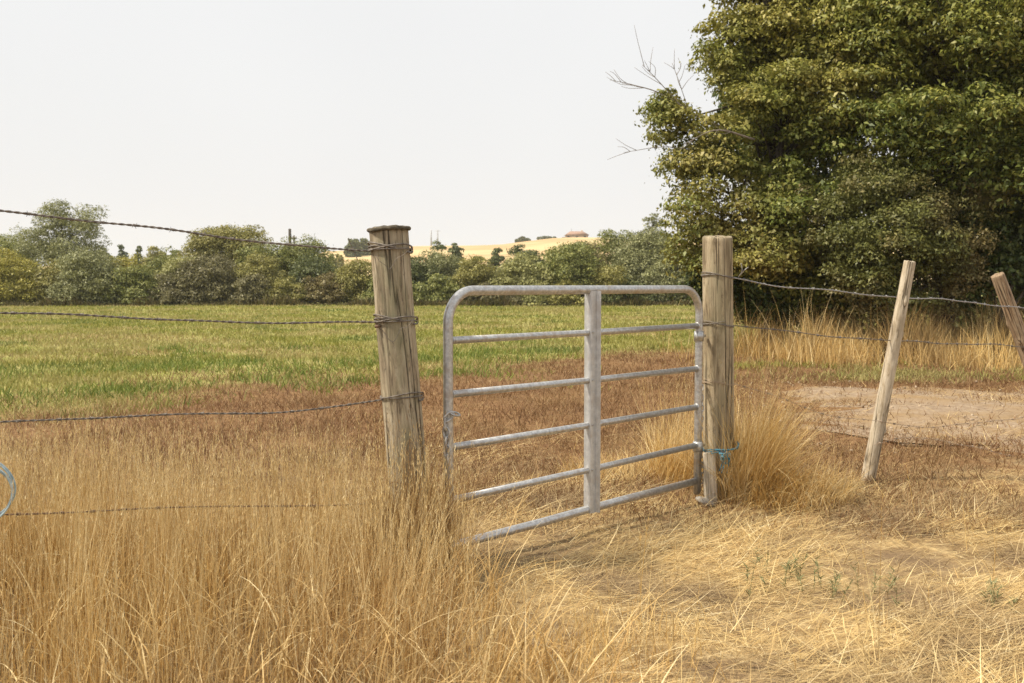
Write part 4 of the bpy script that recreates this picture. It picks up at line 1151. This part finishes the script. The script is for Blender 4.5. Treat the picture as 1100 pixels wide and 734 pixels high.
# ------------------------------------------------------------------ far hedgerow
def far_tree(x0, x1, ytop, Y, col, label, kind='bush', ybot=None, seed=0, leaf=None, lobes=None, airy=False, cat=None):
    g = np.random.default_rng(500 + seed)
    s = Y / FPX; cx_ = (x0 + x1) / 2
    gyb = float(hill_z(np.array(gx(cx_, Y)), np.array(Y))) if Y > 130 else 0.0
    if Y < 80: ytop -= 3; x0 -= 4; x1 += 4
    base = np.array([gx(cx_, Y), Y, max(gyb, 0.0)])
    top = at(cx_, ytop, Y)[2]; W = (x1 - x0) / 2 * s; H = top - base[2]
    if lobes is None:
        lobes = []
        if kind == 'bush':
            nl = max(3, int(W * 1.6) + 2)
            for q in range(nl):
                f = (q + .5) / nl * 2 - 1
                hh = H * (1 - .30 * abs(f) ** 2.2) * (g.uniform(.74, 1.05) if abs(f) > .3 else 1.0)
                r = max(W / nl * 1.15, min(W * .6, hh * .30)) * g.uniform(.9, 1.15)
                r = min(r, hh * .5)
                lobes.append((base + [f * max(W - r * .7, 0), g.normal(0, .4), hh - r * .95], (r, r * 1.1, r * .9)))
                for zf in np.arange(r * .8, hh - r * 2, r * 1.5):
                    lobes.append((base + [f * W * .85 + g.normal(0, .12 * r), g.normal(-.3, .3), zf], (r * .95, r * .9, r * .85)))
                lobes.append((base + [f * W * .88 + g.normal(0, .15), g.normal(-.35, .3), hh * .42], (r * 1.05, r, max(hh * .34, .3))))
                lobes.append((base + [f * W * .92 + g.normal(0, .15), g.normal(-.45, .3), hh * .16], (r * 1.05, r, max(hh * .2, .25))))
        elif kind == 'tree':
            for q in range(11):
                hz_ = .34 + .50 * (q + .5) / 11; wz = math.sqrt(max(.2, 1 - ((hz_ - .66) / .52) ** 2))
                f = g.uniform(.3, .8) * (-1) ** q
                r = min(W * .42, H * .24) * g.uniform(.8, 1.15)
                lobes.append((base + [f * W * wz, g.normal(0, W * .3), H * hz_], (r * 1.1, r, r * .85)))
            for f in (-.28, .05, .32):
                r = W * g.uniform(.34, .44); lobes.append((base + [f * W, g.normal(0, W * .2), H * (1.0 - .22 * abs(f)) - r * .85], (r, r, r * .8)))
            lobes.append((base + [0, 0, H * .30], (W * .75, W * .5, H * .27)))
            lobes.append((base + [0, 0, H * .6], (W * .5, W * .4, H * .22)))
        elif kind == 'conifer':
            for q in range(6):
                hz_ = .15 + q * .15; r = W * (1 - hz_ * .85)
                lobes.append((base + [g.normal(0, .1), 0, H * hz_], (r, r, H * .12)))
    lf = leaf or (.14 if Y < 80 else .0026 * Y)
    area = sum(4 * np.pi * (r[0] * r[2]) for _, r in lobes)
    root = tree('tree' if kind != 'bush' else 'bush', base, lobes, col, label, cat or ('tree' if kind != 'bush' else 'bush'), 600 + seed, max(.06, H * .022), per=(2.6 if not airy else 1.9) * (64 / max(Y, 64)) ** 2, clump=.50 * max(1, Y / 66), n_per=92 if not airy else 74,
                leaf=lf, group='trees and bushes of the far hedgerow', shell=.6, aspect=.5, limbs=airy or kind == 'tree', extra_twigs=18)
    return root

FAR = [
    # x0, x1, ytop, Y, colour, label, kind
    (-40, 34, 256, 74, 'green', 'dusky green tree behind the yellow bush at the left edge', 'tree'),
    (-30, 48, 274, 62, 'yellow', 'broad yellow olive bush at the left end of the hedgerow', 'bush'),
    (30, 104, 221, 66, 'grey', 'tallest hedgerow tree, open crowned, with sky showing through', 'tree'),
    (38, 74, 284, 62.5, 'olive', 'olive bush below the tallest hedgerow tree, beside the yellow bush', 'bush'),
    (66, 128, 277, 61.5, 'grey', 'grey green willowy bush at the foot of the tallest hedgerow tree', 'bush'),
    (112, 152, 280, 63.5, 'yellow', 'bush with a yellow top just right of the grey green willowy one', 'bush'),
    (120, 170, 288, 61.2, 'green', 'rounded mid green bush below the yellow topped one', 'bush'),
    (160, 192, 273, 64, 'green', 'upright green bush under the small dark conifer', 'bush'),
    (176, 216, 279, 62.5, 'pale', 'light green bush left of the big brown thicket bush', 'bush'),
    (166, 206, 298, 61, 'brown', 'low brown bush below the light green one', 'bush'),
    (204, 284, 245, 67, 'olive', 'tall yellow green tree leaning right over the brown bush', 'tree'),
    (196, 258, 276, 61.5, 'brown', 'large dark brown twiggy bush in the middle of the left hedgerow', 'bush'),
    (256, 302, 279, 62.5, 'olive', 'olive bush in the gap right of the leaning tall tree', 'bush'),
    (276, 346, 263, 66, 'green', 'rounded green tree behind the utility pole', 'tree'),
    (250, 300, 298, 61.2, 'brown', 'low grey brown bush at the foot of the olive one', 'bush'),
    (316, 358, 281, 63, 'dark', 'dark green bush right of the utility pole', 'bush'),
    (322, 372, 297, 61.3, 'red', 'reddish brown bush under the dark green one', 'bush'),
    (292, 328, 302, 61.0, 'olive', 'small yellowish bush at the foot of the utility pole', 'bush'),
    (360, 412, 285, 62.5, 'olive', 'brownish olive bush just left of the thick left post', 'bush'),
    (392, 436, 292, 61.5, 'green', 'green bush half hidden behind the thick left post', 'bush'),
    (432, 470, 280, 63.5, 'dark', 'dark bush just right of the thick left post', 'bush'),
    (446, 500, 276, 64.5, 'grey', 'grey twiggy bush above the left gate corner', 'bush'),
    (440, 498, 297, 61.5, 'green', 'low green bush behind the left gate corner', 'bush'),
    (488, 534, 281, 62.5, 'olive', 'yellow olive bush behind the top rail, left half', 'bush'),
    (522, 592, 279, 62.0, 'pale', 'smooth pale green willow bush above the top rail', 'bush'),
    (500, 560, 307, 60.8, 'brown', 'low brown scrub bush seen under the gate top rail', 'bush'),
    (578, 642, 266, 62.5, 'green', 'wide mid green bush left of the gate brace', 'bush'),
    (606, 640, 264, 66, 'red', 'rusty topped bush peeping over the wide green one', 'bush'),
    (636, 684, 248, 68, 'green', 'airy green tree standing below the end of the gold hill', 'tree'),
    (655, 748, 252, 64.5, 'grey', 'large grey green willow tree left of the hinge post', 'bush'),
    (688, 712, 231, 66, 'grey', 'thin pale sapling top rising above the large willow', 'tree'),
    (630, 676, 290, 61.5, 'olive', 'olive bush behind the gate brace', 'bush'),
    (690, 770, 276, 62, 'grey', 'silvery bush right below the large willow, behind the gate corner', 'bush'),
    (590, 634, 304, 60.8, 'olive', 'low olive bush under the top rail left of the brace', 'bush'),
    (640, 700, 302, 60.8, 'dark', 'low dark bush under the top rail right of the brace', 'bush'),
    (740, 830, 262, 66, 'green', 'green bush hidden in shade behind the hinge post', 'bush'),
    # farther off, between hedgerow and hill
    (122, 143, 263, 100, 'blue', 'bluish pointed tree right of the tallest hedgerow tree', 'conifer'),
    (143, 156, 263, 104, 'dark', 'slim dark conifer on the skyline right of the bluish tree', 'conifer'),
    (153, 180, 267, 108, 'olive', 'dome shaped distant tree right of the slim dark conifer', 'bush'),
    (177, 198, 268, 112, 'green', 'small round distant tree left of the tall leaning tree', 'bush'),
    (98, 124, 270, 96, 'grey', 'distant hazy tree partly behind the tallest hedgerow tree', 'bush'),
    (460, 483, 262, 106, 'dark', 'dark tree below the two masts, left one of a pair', 'bush'),
    (484, 499, 262, 112, 'dark', 'round dark tree right of the one below the masts', 'bush'),
    (500, 522, 272, 100, 'green', 'low green bush right of the round dark tree', 'bush'),
    (524, 540, 266, 108, 'dark', 'small dark tree left of the broad dark clump on the hill foot', 'bush'),
    (541, 582, 263, 112, 'dark', 'broad dark clump of a tree at the hill foot', 'bush'),
    (606, 644, 262, 98, 'green', 'green distant tree peeping between the wide green bush and the airy tree', 'bush'),
    (582, 606, 271, 104, 'olive', 'olive bush right of the broad dark clump', 'bush'),
    (351, 362, 274, 190, 'green', 'small green bush on the tan slope left of the thick post', 'bush'),
    (361, 371, 273, 200, 'olive', 'small olive bush next uphill on the tan slope', 'bush'),
    (375, 387, 257, 300, 'dark', 'dark round hilltop tree left of its twin beside the thick post', 'bush'),
    (387, 399, 257, 310, 'dark', 'dark round hilltop tree touching the thick post top', 'bush'),
    (554, 570, 255.5, 400, 'dark', 'dark clump of a tree alone on the gold skyline', 'bush'),
    (577, 597, 254.5, 404, 'blue', 'bluish tree on the skyline left of the red roofed house', 'bush'),
    (600, 608, 257, 404, 'dark', 'small dark tree touching the left end of the red roofed house', 'bush'),
]
for k, e in enumerate(FAR):
    far_tree(*e[:6], kind=e[6], seed=k, airy=(k in (2, 28, 30)))

# rank undergrowth along the hedge foot
def undergrowth():
    n = 36000
    x, y = U(-50, 24, n), 59.6 + np.abs(rng.normal(0, .9, n))
    H = U(.2, .9, n) * np.clip(.5 + .6 * wob(x, 0, .5, 3), .15, 1)
    V, Q = blades(on_ground(x, y), H, U(.03, .08, n), U(0, 6.28, n), U(0, .5, n), U(0, .8, n), 2)
    return Acc().add(V, Q)
und = plant_mat('undergrowth leaves', [(0, (.09, .07, .03)), (.4, (.13, .13, .045)), (.7, (.17, .12, .06)), (1, (.28, .24, .10))], None, trans=.2)
stuff(undergrowth().build('undergrowth', und), 'rank brown undergrowth along the foot of the far hedgerow', 'undergrowth')

# ------------------------------------------------------------------ poles, masts and house on the hill
def pole(px, ytop, Y, r, label, arms=(), mat='bark', cat='utility pole', name='utility_pole', group=None):
    x = gx(px, Y); zb = max(0, float(hill_z(np.array(x), np.array(Y)))) if Y > 120 else 0
    zt = at(px, ytop, Y)[2]
    root = thing(name, (x, Y, zb), label, cat, group)
    Acc().add(*tube([[0, 0, -.3], [0, 0, (zt - zb) * .5], [0, 0, zt - zb]], [r, r * .85, r * .65], 10)).build('shaft', M[mat], root, True)
    for dz, half in arms:
        V, Q = box((0, -r - .05, zt - zb - dz), (half * 2, .10, .12)); mesh_obj('crossarm', V, Q, M[mat], root)
        for sx in (-.8, -.3, .3, .8):
            Acc().add(*tube([[sx * half, -r - .05, zt - zb - dz + .06], [sx * half, -r - .05, zt - zb - dz + .22]], [.05, .03], 8)).build('insulator', M['stone'], root, True)
pole(312.5, 246, 72, .15, 'tall wooden utility pole standing in the hedgerow', arms=((2.6, .22),))
pole(317, 253, 95, .10, 'thinner distant pole just right of the tall utility pole', arms=((.3, .28),))
M['mast'] = plain_mat('grey painted steel', (.30, .31, .33), (.40, .41, .43), 3, .6, .3)
pole(463.5, 247.5, 430, .40, 'thin grey mast on the skyline, left one of the pair above the dark trees', mat='mast', cat='mast', name='radio_mast', group='masts on the hill')
pole(470.5, 247.5, 440, .40, 'thin grey mast on the skyline, right one of the pair above the dark trees', arms=((.4, 1.2),), mat='mast', cat='mast', name='radio_mast', group='masts on the hill')
pole(613.5, 246, 415, .30, 'single thin mast rising behind the red roofed house', mat='mast', cat='mast', name='radio_mast', group='masts on the hill')

def house():
    Y = 408.0; x = gx(619, Y); zb = float(hill_z(np.array(x), np.array(Y))) - .5
    root = thing('farm_house', (x, Y, zb), 'low house with a reddish roof on the gold hilltop', 'house')
    w, dp, h = 9.0, 6.0, 1.9
    wm = plain_mat('tan house wall', (.42, .33, .25), (.5, .40, .31), 2, .9); rm = plain_mat('red roof tiles', (.30, .18, .13), (.37, .235, .17), 3, .85); gm = plain_mat('dark window glass', (.03, .035, .04), (.05, .055, .06), 3, .2)
    V, Q = box((0, 0, h / 2 + .0), (w, dp, h)); mesh_obj('wall', V, Q, wm, root)
    o, rh = .5, 1.7
    a, b_, c = w / 2 + o, dp / 2 + o, h + .01
    V = [[-a, -b_, c], [a, -b_, c], [a, b_, c], [-a, b_, c], [-a + 2.4, 0, c + rh], [a - 2.4, 0, c + rh]]
    roof = mesh_obj('roof', np.array(V, float), [np.array([[0, 1, 5, 4], [2, 3, 4, 5]]), np.array([[1, 2, 5], [3, 0, 4]]), np.array([[3, 2, 1, 0]])], rm, root)
    V, Q = box((2.2, .8, c + 1.5), (.7, .7, 1.4)); mesh_obj('chimney', V, Q, wm, roof)
    for wx in (-3.4, 0, 3.2):
        V, Q = box((wx, -dp / 2 - .01, 1.15), (1.0, .08, .8)); mesh_obj('window', V, Q, gm, root)
house()

# ------------------------------------------------------------------ smoky summer air
def haze():
    m = bpy.data.materials.new('smoky air'); m.use_nodes = True
    nt = m.node_tree; nt.nodes.clear()
    v = N(nt, 'ShaderNodeVolumePrincipled'); v.inputs['Color'].default_value = (.93, .95, .97, 1); v.inputs['Density'].default_value = HAZE; v.inputs['Anisotropy'].default_value = .2
    o_ = N(nt, 'ShaderNodeOutputMaterial'); nt.links.new(v.outputs[0], o_.inputs['Volume'])
    V, Q = box((0, 350, 20.5), (1500, 1200, 44))
    o = mesh_obj('haze', V, Q, m)
    return stuff(o, 'thin smoky summer haze paling the far hedgerow and hill', 'haze')
HAZE = .0003
haze()
